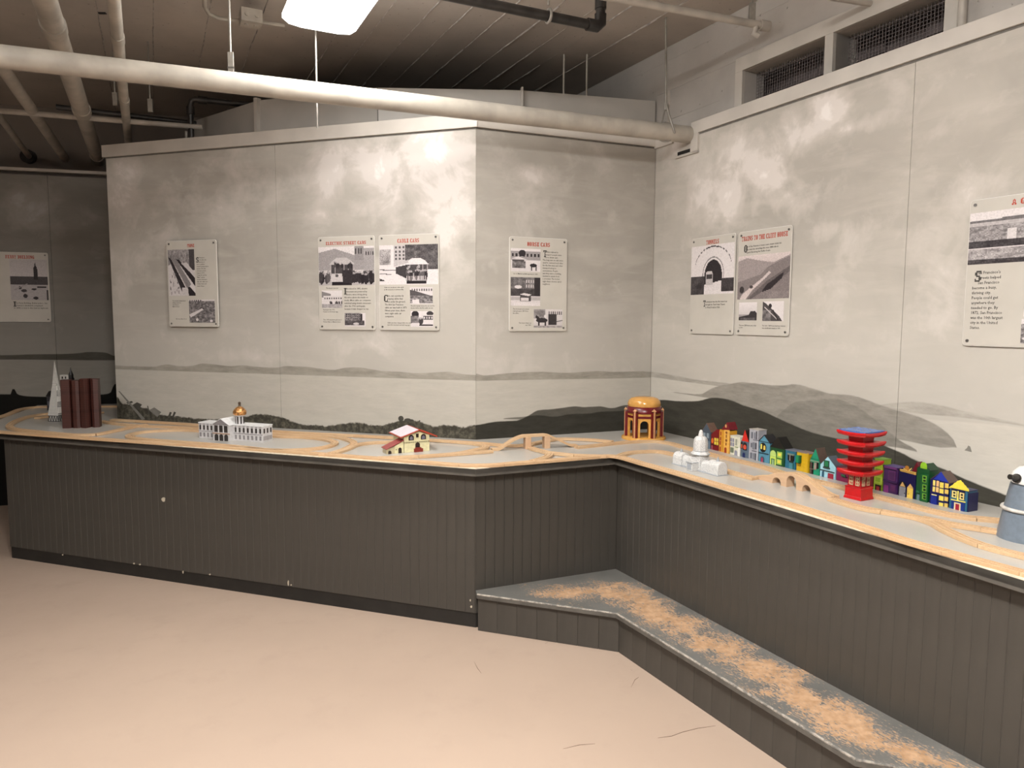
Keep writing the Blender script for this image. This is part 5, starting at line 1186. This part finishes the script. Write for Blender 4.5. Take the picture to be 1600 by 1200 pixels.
MB().box(W*.5, W+.002, .004, .06, 0, zz_).build('rear_block', paint('0a0c48'), tt, .0008, 'dark navy rear block')

# ------------------------------------------------------------------ exhibit signs
g = G('photo_print'); at = g.n('ShaderNodeVertexColor'); at.layer_name = 'Col'; g.col(at.outputs[0]); g.rough(.35); M['print'] = g.mat
def raster(w_, h_, prims, seed=0, base=.85):
    rng = np.random.default_rng(seed); a = np.full((h_, w_), base, float)
    yy, xx = np.mgrid[0:h_, 0:w_]; X = (xx+.5)/w_; Yv = (yy+.5)/h_
    def blur_noise(n):
        r = rng.random((n+2, n+2)); fx = X*n; fy = Yv*n; ix = fx.astype(int); iy = fy.astype(int); tx = fx-ix; ty = fy-iy
        return (r[iy, ix]*(1-tx)+r[iy, ix+1]*tx)*(1-ty)+(r[iy+1, ix]*(1-tx)+r[iy+1, ix+1]*tx)*ty
    for p in prims:
        k = p[0]
        if k == 'g': a = p[1]+(p[2]-p[1])*Yv                                        # tone from top to bottom
        elif k == 'p':
            P = p[2]; ins = np.zeros_like(a, bool); j = len(P)-1
            for i in range(len(P)):
                xi, yi = P[i]; xj, yj = P[j]
                c_ = ((yi > Yv) != (yj > Yv)) & (X < (xj-xi)*(Yv-yi)/((yj-yi) or 1e-9)+xi); ins ^= c_; j = i
            a[ins] = p[1]
        elif k == 'e':
            a[((X-p[2])/p[4])**2+((Yv-p[3])/p[5])**2 < 1] = p[1]
        elif k == 'r': a[(X > p[2]) & (X < p[3]) & (Yv > p[4]) & (Yv < p[5])] = p[1]
        elif k == 'n':                                                              # mottled area
            m_ = (X > p[3]) & (X < p[4]) & (Yv > p[5]) & (Yv < p[6]); v = (blur_noise(p[7] if len(p) > 7 else 14)*.6+rng.random(a.shape)*.4)
            a[m_] = (p[1]+(p[2]-p[1])*v)[m_]
        elif k == 'c':                                                              # a standing crowd
            for _ in range(p[1]):
                cx = p[3]+rng.random()*(p[4]-p[3]); cy = p[5]+rng.random()*(p[6]-p[5]); g_ = p[2]+rng.random()*.25; hh = p[7]
                a[((X-cx)/(hh*.28))**2+((Yv-cy)/hh)**2 < 1] = g_; a[((X-cx)/(hh*.18))**2+((Yv-cy+hh*.95)/(hh*.22))**2 < 1] = .65
        elif k == 'w':                                                              # rows of windows
            _, gv, x0, x1, y0, y1, nx, ny = p
            for i in range(nx):
                for j in range(ny):
                    u = x0+(x1-x0)*(i+.25)/nx; v = y0+(y1-y0)*(j+.2)/ny; a[(X > u) & (X < u+(x1-x0)*.5/nx) & (Yv > v) & (Yv < v+(y1-y0)*.6/ny)] = gv
        elif k == 'l':
            _, gv, x0, y0, x1, y1, th = p; dx, dy = x1-x0, y1-y0; L2 = dx*dx+dy*dy
            t_ = np.clip(((X-x0)*dx+(Yv-y0)*dy)/L2, 0, 1); a[np.hypot(X-x0-t_*dx, Yv-y0-t_*dy) < th] = gv
    return np.clip(a+(rng.random(a.shape)-.5)*.10, .02, .92)
def tram(x0, x1, y0, y1, front=.8, roof=.75):
    h_ = y1-y0; w_ = x1-x0
    return [('r', .25, x0, x1, y0+h_*.25, y0+h_*.62), ('r', front, x0+.01, x1-.01, y0+h_*.58, y0+h_*.88), ('p', roof, [(x0-w_*.08, y0+h_*.25), (x0+w_*.1, y0+h_*.10), (x0+w_*.3, y0), (x1-w_*.3, y0), (x1-w_*.1, y0+h_*.10), (x1+w_*.08, y0+h_*.25)]),
            ('r', .08, x0+.02, x1-.02, y0+h_*.88, y1)]+[('r', .7, x0+w_*i/5-.004, x0+w_*i/5+.004, y0+h_*.25, y0+h_*.6) for i in range(6)]
PH = {
 'street_aerial': [('n', .3, .8, 0, 1, 0, .35, 22), ('r', .25, .8, 1, 0, .45), ('p', .82, [(0, .35), (.1, .3), (.55, 1), (0, 1)]), ('p', .15, [(.0, .15), (.12, .2), (.78, 1), (.55, 1)]), ('p', .5, [(.12, .18), (.3, .2), (.85, .75), (.7, .85)]), ('p', .12, [(.3, .2), (.42, .22), (1, .62), (1, .8)]), ('p', .8, [(.5, .3), (.7, .28), (1, .5), (1, .6)]), ('c', 20, .1, .05, .4, .45, .95, .035), ('r', .8, .5, .75, .82, 1), ('p', .12, [(.72, .82), (.8, .8), (1, .95), (1, 1), (.75, 1)])],
 'bus_crowd': [('n', .1, .75, 0, 1, 0, 1, 20), ('r', .85, 0, 1, 0, .06), ('w', .2, 0, .5, 0, .1, 6, 1), ('p', .85, [(0, .65), (.5, .38), (.55, .45), (.05, .78)]), ('e', .9, .3, .87, .05, .06), ('e', .9, .85, .92, .06, .05)],
 'streetcar': [('g', .9, .75), ('p', .6, [(0, .15), (.3, .05), (.7, .25), (1, .3), (1, .6), (0, .6)]), ('r', .55, .65, .82, 0, .35), ('w', .2, .65, .8, .0, .25, 3, 1), ('r', .62, .82, 1, .06, .7), ('w', .2, .84, 1, .12, .25, 4, 1), ('r', .7, .0, 1, .85, 1), ('c', 9, .1, 0, .18, .72, .85, .13), ('c', 22, .05, .6, 1, .72, .86, .13)]+tram(.22, .62, .28, 1.0)+[('c', 10, .1, .26, .6, .45, .52, .07), ('e', .3, .33, .75, .03, .04), ('p', .15, [(.42, .6), (.6, .6), (.62, .95), (.44, .95)])],
 'streetcar_side': [('g', .9, .85), ('p', .5, [(0, .05), (.45, .2), (.45, .4), (0, .4)]), ('r', .85, .08, 1, .3, .7), ('w', .25, .1, 1, .38, .52, 8, 1), ('c', 14, .1, .35, 1, .66, .74, .09), ('n', .5, .8, 0, 1, .78, 1)],
 'ferry_cars': [('g', .9, .85), ('n', .15, .8, 0, .8, .0, .55, 12), ('w', .15, .05, .75, .05, .5, 7, 3), ('r', .12, .75, .85, .05, .7), ('n', .05, .5, 0, .95, .55, .9, 12), ('e', .8, .55, .8, .14, .09)],
 'cable_car': [('g', .9, .92), ('n', .3, .9, .0, .2, .1, .5, 14), ('r', .75, .25, .45, 0, .5), ('w', .3, .25, .45, .02, .4, 3, 4), ('n', .08, .5, .45, 1, 0, .62, 16), ('r', .9, .82, 1, .62, .95), ('l', .3, 0, .62, .3, .64, .01), ('l', .3, 0, .72, .2, .74, .01), ('p', .15, [(0, .84), (.1, .9), (0, .92)])]+tram(.45, .82, .34, .98, .6, .9)+[('p', .75, [(.25, .48), (.5, .38), (.5, .46), (.25, .55)]), ('p', .2, [(.28, .56), (.48, .5), (.48, .86), (.28, .72)]), ('c', 16, .1, .48, .8, .65, .8, .12), ('w', .8, .46, .8, .74, .93, 12, 1)],
 'cable_two': [('r', .85, 0, 1, 0, .35), ('w', .35, .05, 1, .03, .28, 9, 1), ('p', .3, [(0, .15), (.2, .2), (.9, .5), (.9, .6), (0, .5)]), ('n', .1, .85, 0, 1, .5, .95, 14), ('p', .88, [(.1, .75), (.4, .72), (.42, 1), (.12, 1)])],
 'cable_three': [('g', .9, .85), ('e', .12, .2, .2, .16, .22), ('e', .2, .85, .15, .15, .15), ('n', .2, .7, 0, .4, .3, .75, 9), ('r', .88, .35, 1, .25, .85), ('r', .2, .55, .98, .3, .55), ('w', .85, .55, .98, .3, .55, 4, 1), ('r', .1, .38, .98, .85, .93), ('c', 3, .05, .4, .5, .6, .7, .2)],
 'horse_stop': [('g', .9, .85), ('r', .6, 0, 1, .12, .5), ('w', .12, .0, 1, .18, .4, 8, 1), ('e', .1, .38, .2, .12, .14), ('p', .88, [(0, .45), (.25, .35), (.55, .48)]), ('r', .2, .05, .45, .5, .85), ('n', .1, .7, .05, .5, .55, .85), ('e', .08, .76, .72, .12, .08), ('r', .08, .68, .72, .72, .95), ('r', .08, .83, .87, .72, .95), ('r', .88, .9, 1, .8, 1)],
 'horse_street': [('n', .2, .6, 0, 1, 0, .45, 14), ('w', .8, .5, .8, .05, .4, 4, 2), ('r', .1, .8, 1, 0, .65), ('n', .05, .35, 0, .8, .4, .65), ('e', .88, .25, .34, .12, .06), ('r', .7, 0, 1, .68, .8), ('p', .88, [(.3, .6), (.45, .55), (.7, .6), (.6, .66)]), ('r', .25, .32, .68, .66, .84), ('r', .85, .34, .6, .72, .82), ('g2',), ('r', .88, .1, 1, .88, 1)],
 'horse_car': [('g', .85, .8), ('w', .3, .5, 1, .05, .35, 7, 1), ('n', .3, .8, .0, .4, .0, .5, 9), ('r', .15, .5, .8, .25, .85), ('e', .88, .4, .38, .05, .08), ('e', .12, .28, .6, .2, .13), ('r', .1, .15, .2, .6, .9), ('r', .1, .38, .43, .6, .9), ('p', .1, [(.08, .3), (.2, .45), (.15, .6), (.06, .45)]), ('l', .2, .65, .72, 1, .6, .02), ('n', .4, .8, 0, 1, .88, 1)],
 'tunnel': [('g', .9, .9), ('e', .25, .52, .42, .42, .40), ('e', .9, .52, .45, .42, .40), ('w', .9, .05, .95, .0, .3, 14, 1), ('e', .5, .53, .60, .25, .36), ('e', .92, .53, .61, .235, .345), ('e', .08, .53, .62, .205, .32), ('r', .08, .33, .73, .62, .80), ('p', .88, [(.36, .8), (.76, .72), (.95, 1), (.3, 1)]), ('n', .03, .35, 0, .33, .62, 1, 12), ('n', .03, .35, .72, 1, .68, .95, 12), ('r', .75, .36, .52, .58, .82), ('r', .2, .38, .51, .6, .68), ('e', .8, .44, .56, .08, .03)],
 'cliff_train': [('g', .86, .55), ('p', .60, [(0, .12), (.18, .05), (.4, .12), (.7, .2), (1, .05), (1, 1), (0, 1)]), ('p', .48, [(0, .6), (.45, .45), (.6, .28), (.85, .15), (1, .08), (1, 1), (0, 1)]), ('p', .82, [(.05, 1), (.1, .88), (.5, .52), (.62, .38), (.66, .42), (.3, .8), (.18, 1)]), ('p', .35, [(.2, 1), (.6, .58), (1, .3), (1, .42), (.7, .68), (.28, 1)]), ('p', .1, [(.48, .85), (.58, .68), (.9, .42), (.86, .56), (.66, .78)]), ('n', .42, .60, .5, 1, .85, 1), ('e', .15, .09, .78, .05, .08), ('e', .2, .28, .72, .03, .04)],
 'seal_rock': [('g', .92, .75), ('r', .6, 0, 1, .68, .8), ('p', .15, [(0, .82), (.3, .75), (.55, .7), (.65, .5), (.9, .48), (1, .6), (1, 1), (0, 1)]), ('n', .15, .5, .1, .9, .85, 1)],
 'cliff_house': [('g', .9, .88), ('p', .25, [(0, 0), (.15, .1), (.35, .3), (.8, .75), (.95, 1), (0, 1)]), ('n', .1, .65, 0, .4, .45, 1, 9), ('e', .12, .36, .24, .08, .12), ('l', .8, .1, .3, .7, .9, .02), ('l', .1, .5, .45, .75, .95, .03)],
 'city_view': [('g', .9, .8), ('p', .4, [(0, .16), (.3, .14), (.6, .1), (1, .12), (1, .2), (0, .2)]), ('r', .72, 0, 1, .19, .27), ('n', .3, .8, 0, 1, .27, .62, 30), ('n', .05, .3, 0, 1, .56, .7, 20), ('n', .35, .85, 0, 1, .7, .92, 26), ('r', .85, .28, .34, .35, .55), ('n', .05, .35, 0, 1, .92, 1, 18)],
 'plaza': [('n', .3, .8, 0, 1, 0, 1, 16), ('r', .85, 0, 1, 0, .12), ('r', .4, .05, .5, .15, .4), ('n', .05, .3, .05, 1, .6, .75, 12), ('r', .88, 0, 1, .85, 1), ('c', 5, .05, 0, .6, .9, .95, .05)],
 'wagons': [('n', .1, .85, 0, 1, 0, 1, 12), ('r', .88, 0, 1, 0, .2), ('e', .85, .2, .8, .18, .1), ('e', .85, .6, .5, .2, .15)],
 'ferry_tower': [('g', .72, .85), ('r', .25, 0, 1, .42, .62), ('p', .12, [(.63, .5), (.63, .2), (.66, .15), (.68, .05), (.70, .15), (.73, .2), (.74, .5)]), ('r', .7, 0, 1, .62, 1), ('e', .15, .62, .73, .07, .025), ('e', .2, .35, .77, .08, .035), ('e', .2, .25, .7, .04, .04), ('e', .15, .38, .9, .06, .05), ('e', .12, .66, .95, .07, .035), ('r', .2, .95, 1, .75, 1), ('r', .15, .7, .95, .66, .69), ('l', .6, .1, .75, .45, .6, .01)],
}
def photo(key, u0, u1, z0, z1, par, y, seed, sepia=0):
    asp = (u1-u0)/(z1-z0); n = 72; w_ = int(n*min(1.3, asp**.5)); h_ = int(n*min(1.5, asp**-.5))
    if (u1-u0) < .12: w_ = w_*2//3; h_ = h_*2//3
    a = raster(w_, h_, [p for p in PH[key] if p[0] != 'g2'], seed)
    vs_ = [(u0+(u1-u0)*i/w_, y, z1-(z1-z0)*j/h_) for j in range(h_+1) for i in range(w_+1)]
    fs = [(j*(w_+1)+i, (j+1)*(w_+1)+i, (j+1)*(w_+1)+i+1, j*(w_+1)+i+1) for j in range(h_) for i in range(w_)]
    me = bpy.data.meshes.new('photo'); me.from_pydata(vs_, [], fs); me.materials.append(M['print'])
    ca = me.color_attributes.new('Col', 'FLOAT_COLOR', 'CORNER')
    v = (a**2.0*.78).reshape(-1); tint = (1.0, .93, .92) if not sepia else (1.0, .86, .83)
    c_ = np.repeat(np.stack([v*tint[0]+.012, v*tint[1]+.008, v*tint[2]+.011, np.ones_like(v)], 1), 4, 0)
    ca.data.foreach_set('color', c_.reshape(-1).astype(np.float32)); me.update()
    o = bpy.data.objects.new('photo_print', me); C.objects.link(o); o.parent = par; return o
GL = {'A': ("..#..", ".###.", ".#.#.", ".#.#.", ".###.", "##.##", "##.##"), 'B': ("####.", ".#.##", ".#.##", ".###.", ".#.##", ".#.##", "####."), 'C': (".####", "##..#", "##...", "##...", "##...", "##..#", ".####"), 'D': ("####.", ".#.##", ".#.##", ".#.##", ".#.##", ".#.##", "####."),
 'E': ("#####", ".##.#", ".##..", ".###.", ".##..", ".##.#", "#####"), 'F': ("#####", ".##.#", ".##..", ".###.", ".##..", ".##..", "####."), 'G': (".####", "##..#", "##...", "##.##", "##.##", "##.##", ".####"), 'H': ("##.##", "##.##", "##.##", "#####", "##.##", "##.##", "##.##"),
 'I': ("####", ".##.", ".##.", ".##.", ".##.", ".##.", "####"), 'L': ("###..", ".##..", ".##..", ".##..", ".##..", ".##.#", "#####"), 'M': ("##.##", "#####", "#.#.#", "#.#.#", "#...#", "#...#", "##.##"), 'N': ("##.##", "###.#", "###.#", "#.###", "#.###", "#..##", "##..#"),
 'O': (".###.", "##.##", "##.##", "##.##", "##.##", "##.##", ".###."), 'R': ("####.", ".#.##", ".#.##", ".###.", ".#.##", ".#.##", "##.##"), 'S': (".####", "##..#", "##...", ".###.", "...##", "#..##", "####."), 'T': ("#####", "#.#.#", "..#..", "..#..", "..#..", "..#..", ".###."),
 'U': ("##.##", "##.##", "##.##", "##.##", "##.##", "##.##", ".###."), 'W': ("#...#", "#...#", "#.#.#", "#.#.#", "#.#.#", "#####", ".#.#."), 'Y': ("##.##", ".#.#.", ".###.", "..#..", "..#..", "..#..", ".###.")}
def title(s, cu, zc, h, par, y, mt=None, width=None):
    cw_ = h/7*.82; wds = sum((len(GL[c][0])+1.1)*cw_ if c != ' ' else 3.2*cw_ for c in s)
    sc_ = (width/wds) if width else 1; cw_ *= sc_; x = cu-wds*sc_/2; m = MB(); ch = h/7
    for c in s:
        if c == ' ': x += 3.2*cw_; continue
        for j, row_ in enumerate(GL[c]):
            i = 0
            while i < len(row_):
                if row_[i] == '#':
                    k_ = i
                    while k_ < len(row_) and row_[k_] == '#': k_ += 1
                    m.add([(x+i*cw_, y, zc+h/2-(j+1)*ch), (x+k_*cw_, y, zc+h/2-(j+1)*ch), (x+k_*cw_, y, zc+h/2-j*ch), (x+i*cw_, y, zc+h/2-j*ch)], [(0, 1, 2, 3)]); i = k_
                else: i += 1
        x += (len(GL[c][0])+1.1)*cw_
    return m.build('title_lettering' if mt is None else 'initial_letter', mt or M['ink_red'], par)
def text(body, u, z, size, par, y, lead=1.15, al='LEFT', bold=.0):
    cu = bpy.data.curves.new('text', 'FONT'); cu.body = body; cu.size = size; cu.resolution_u = 1; cu.space_line = lead; cu.align_x = al; cu.align_y = 'TOP'; cu.offset = size*.012+bold
    o = bpy.data.objects.new('text', cu); C.objects.link(o); dg = bpy.context.evaluated_depsgraph_get(); me = bpy.data.meshes.new_from_object(o.evaluated_get(dg)); bpy.data.objects.remove(o)
    me.transform(Matrix.Translation((u, y, z)) @ Matrix.Rotation(math.pi/2, 4, 'X') @ Matrix.Diagonal((.92, 1, 1, 1))); me.materials.clear(); me.materials.append(M['ink'])
    q = bpy.data.objects.new('text_lines', me); C.objects.link(q); q.parent = par; return q
def rrect(u0, u1, z0, z1, r, n=4):
    out = []
    for cx, cz, a0 in ((u1-r, z1-r, 0), (u0+r, z1-r, 90), (u0+r, z0+r, 180), (u1-r, z0+r, 270)):
        for i in range(n+1): a = math.radians(a0+90*i/n); out.append((cx+r*math.cos(a), cz+r*math.sin(a)))
    return out
def sign(pl, corners, label, ttl, photos, texts, caps, tw=None, th=.030, tv=.06, stand=.006, tcx=.5, dims=None):
    q = [pl.uz(*c_) for c_ in corners]                       # TL TR BR BL
    u0 = (q[0][0]+q[3][0])/2; u1 = (q[1][0]+q[2][0])/2; z1 = (q[0][1]+q[1][1])/2; z0 = (q[2][1]+q[3][1])/2
    if dims: u1 = u0+dims
    Wd, Hd = u1-u0, z1-z0; o3 = pl.at(u0, 0, z0)
    t = thing('exhibit_sign', label, 'sign', o3, pl.rot)
    th_ = .005; yf = -stand-th_
    MB().prism(rrect(0, Wd, 0, Hd, .012), yf, -stand).build('panel', M['sign'], t, .0008)
    MB().prism(rrect(-.0015, Wd+.0015, -.0015, Hd+.0015, .013), -stand-.0035, -stand+.0004).build('panel_edge', M['sign_edge'], t)
    for su in (.018, Wd-.018):
        for sz in (.018, Hd-.018):
            m = MB(); m.cyl((su, yf-.0022, sz), (su, 0, sz), .0062, n=12); so = m.build('screw', M['screw'], t)
            MB().box(su-.0045, su+.0045, yf-.0026, yf-.002, sz-.0008, sz+.0008).build('screw_slot', M['ink'], so)
    V = lambda v: Hd*(1-v)
    if ttl: title(ttl, Wd*tcx, V(tv), Hd*th, t, yf-.0006, None, tw*Wd if tw else None)
    for i, (key, a, b, c_, d_, *sp__) in enumerate(photos):
        photo(key, max(.002, Wd*a), min(Wd-.002, Wd*b), V(d_), V(c_), t, yf-.0005, i+len(label), bool(sp__))
    for body, u, v, s_, *al in texts: text(body, Wd*u, V(v), s_*Hd, t, yf-.0006, 1.2, al[0] if al else 'LEFT')
    for ch, u, v, h_ in caps: title(ch, Wd*u, V(v), Hd*h_, t, yf-.0008, M['ink'])
    return t
TS, CS = .026, .019
sign(PA, [(265, 378), (342, 375), (345, 511), (269, 509)], 'leftmost sign on the left mural, headed MUNI, with an aerial street photograph', 'MUNI',
     [('street_aerial', .02, .56, .10, .64), ('bus_crowd', .42, .94, .685, .955)],
     [('  San Francisco\n  was the first city\n  in America to\nhave a publicly\nowned transportation\nsystem. The city\nstreetcar service\nbegan in 1912.\nToday the service\n"Muni" carries\nelectric streetcars,\nlight rail, cable cars,\ntrolley buses and\nmotor buses.', .60, .19, .021), ('The Stockton tunnel street\nrailway opened in\nSan Francisco.\nMarket Street.', .08, .69, .019), ('Muni buses, Market Street.', .14, .905, .016)],
     [('S', .625, .225, .06)], None, .038, .058, .02)
sign(PA, [(498, 371), (586, 369), (588, 516), (501.5, 514)], 'sign on the left mural headed ELECTRIC STREET CARS', 'ELECTRIC STREET CARS',
     [('streetcar', .0, 1, .105, .52), ('streetcar_side', .05, .42, .575, .765), ('ferry_cars', .46, .83, .82, .965)],
     [('   ntroduced in 1892, electric\n   streetcars are powered by\n   electric wires strung along\nthe wires above the tracks on\ntracks. Most cable car companies\nswitched using electric streetcars\nafter the 1906 earthquake\nbecause it was cheaper to run.', .46, .545, TS), ('The electric streetcar.', .13, .54, CS), ('Passengers line 1915,\nPanama car 53 street cage.', .07, .775, CS), ('Two 1930 streetcars pull out of\nFerries Plaza on Market Street.', .07, .885, CS)],
     [('I', .485, .585, .07)], .72, .034, .068)
sign(PA, [(593, 368), (685.5, 365.5), (688, 516.5), (595.5, 515)], 'sign on the left mural headed CABLE CARS, nearest to the wall corner', 'CABLE CARS',
     [('cable_car', .0, .99, .105, .52), ('cable_two', .52, .90, .55, .725), ('cable_three', .53, .91, .80, .965)],
     [('    able cars operate by\n    gripping cables that\n    run under the ground.\nThe first San Francisco\ncable car was built in 1873.\nFifteen years later, there\nwere eight cable car\ncompanies.', .09, .625, TS), ('Cable car ran about a mile uphill\nat 4th and Jones in nineteen fifty.', .08, .54, CS), ('The photograph shows the car and the\nstreets before the first cable car ran.', .53, .735, CS), ('Cable cars have changed little since they\nwere first invented and built long ago.', .13, .915, CS)],
     [('C', .115, .665, .075)], .37, .040, .063)
sign(PB, [(795, 369), (885, 375), (883, 517), (795, 517)], 'sign on the shaded middle wall headed HORSE CARS', 'HORSE CARS',
     [('horse_stop', .02, .53, .12, .365), ('horse_street', .02, .53, .425, .73), ('horse_car', .42, .93, .765, .965)],
     [('    he first railroad in\n    transport people were\n    horse drawn cars.\nThe long cars on rails were\nused to connect local cities\nfor the first time and other\ntransport along to\nconvenience. People\nsaid they were a building,\nneeded to vanish from\na crowded. The horses\nnight these choices saved\nneighbors.', .57, .135, .024), ('Car on Market and Montgomery in 1890.', .06, .38, CS), ('The horsecars are a street\nrailroad ran in 1870 from\nthe office.', .06, .755, CS), ('The horse drawn car\nwas 1865.', .38, .905, CS, 'RIGHT')],
     [('T', .615, .165, .07)], .40, .042, .070)
sign(PC, [(1083, 373), (1150.5, 366), (1148, 522.5), (1080, 521)], 'narrow sign on the right mural headed TUNNELS, with a tunnel mouth photograph', 'TUNNELS',
     [('tunnel', .0, 1, .085, .59)],
     [('    is streetcar was the first tunnel car\n    through the Twin Peaks Tunnel\n    to West Portal in 1918.', .33, .655, TS*.95)], [('T', .355, .685, .065)], .30, .044, .055)
sign(PC, [(1155, 363.5), (1238, 353), (1235.5, 525), (1154.5, 522.5)], 'sign on the right mural headed TRAINS TO THE CLIFF HOUSE', 'TRAINS TO THE CLIFF HOUSE',
     [('cliff_train', .0, 1, .235, .655, 1), ('seal_rock', .05, .41, .685, .86), ('cliff_house', .52, .91, .68, .865)],
     [('    ne of San Francisco\'s most scenic steam trains ran\n    the train line stretching the once 1888 ride to\n    Land\'s End along the Pacific Ocean.', .13, .135, TS*.9), ('The new Cliff House seen today\nis 1909.', .06, .90, CS), ('The Sutro Cliff House had been burned,\nwas rebuilt and remade in 1909.', .52, .90, CS)],
     [('O', .155, .165, .072)], .88, .045, .068)
sign(PC, [(1516, 318), (1600, 300), (1600, 545), (1510, 537)], 'large sign on the right mural cut by the frame edge, headed A GROWING CITY', 'A GROWING CITY',
     [('city_view', .0, 1, .088, .44), ('plaza', .43, .97, .465, .80), ('wagons', .42, .97, .815, .975)],
     [('     an Francisco\'s\n     streets helped\n     San Francisco\nbecome a busy,\nthriving city.\nPeople could get\nanywhere they\nneeded to go. By\n1872, San Francisco\nwas the 10th largest\ncity in the United\nStates.', .05, .485, .0285)],
     [('S', .095, .522, .075)], .50, .038, .045, .006, .55, dims=.50)
qf = [PD.uz(*c_) for c_ in ((-38, 391), (75, 397.5), (80.5, 504), (-36, 501))]
sign(PD, [(-38, 391), (75, 397.5), (80.5, 504), (-36, 501)], 'dim sign on the dark far-left mural headed FERRY BUILDING', 'FERRY BUILDING',
     [('ferry_tower', .47, .985, .10, .685)], [('    he Ferry Building, Embarcadero, San\n    Francisco landmark completed\nin 1898, is seen in the view at daybreak.', .50, .715, .03), ('The Ferry\nBuilding was\nonce the busiest\nterminal on the\nwest coast here.', .10, .22, .032)],
     [('I', .52, .745, .075)], .40, .046, .065, .006, .62)
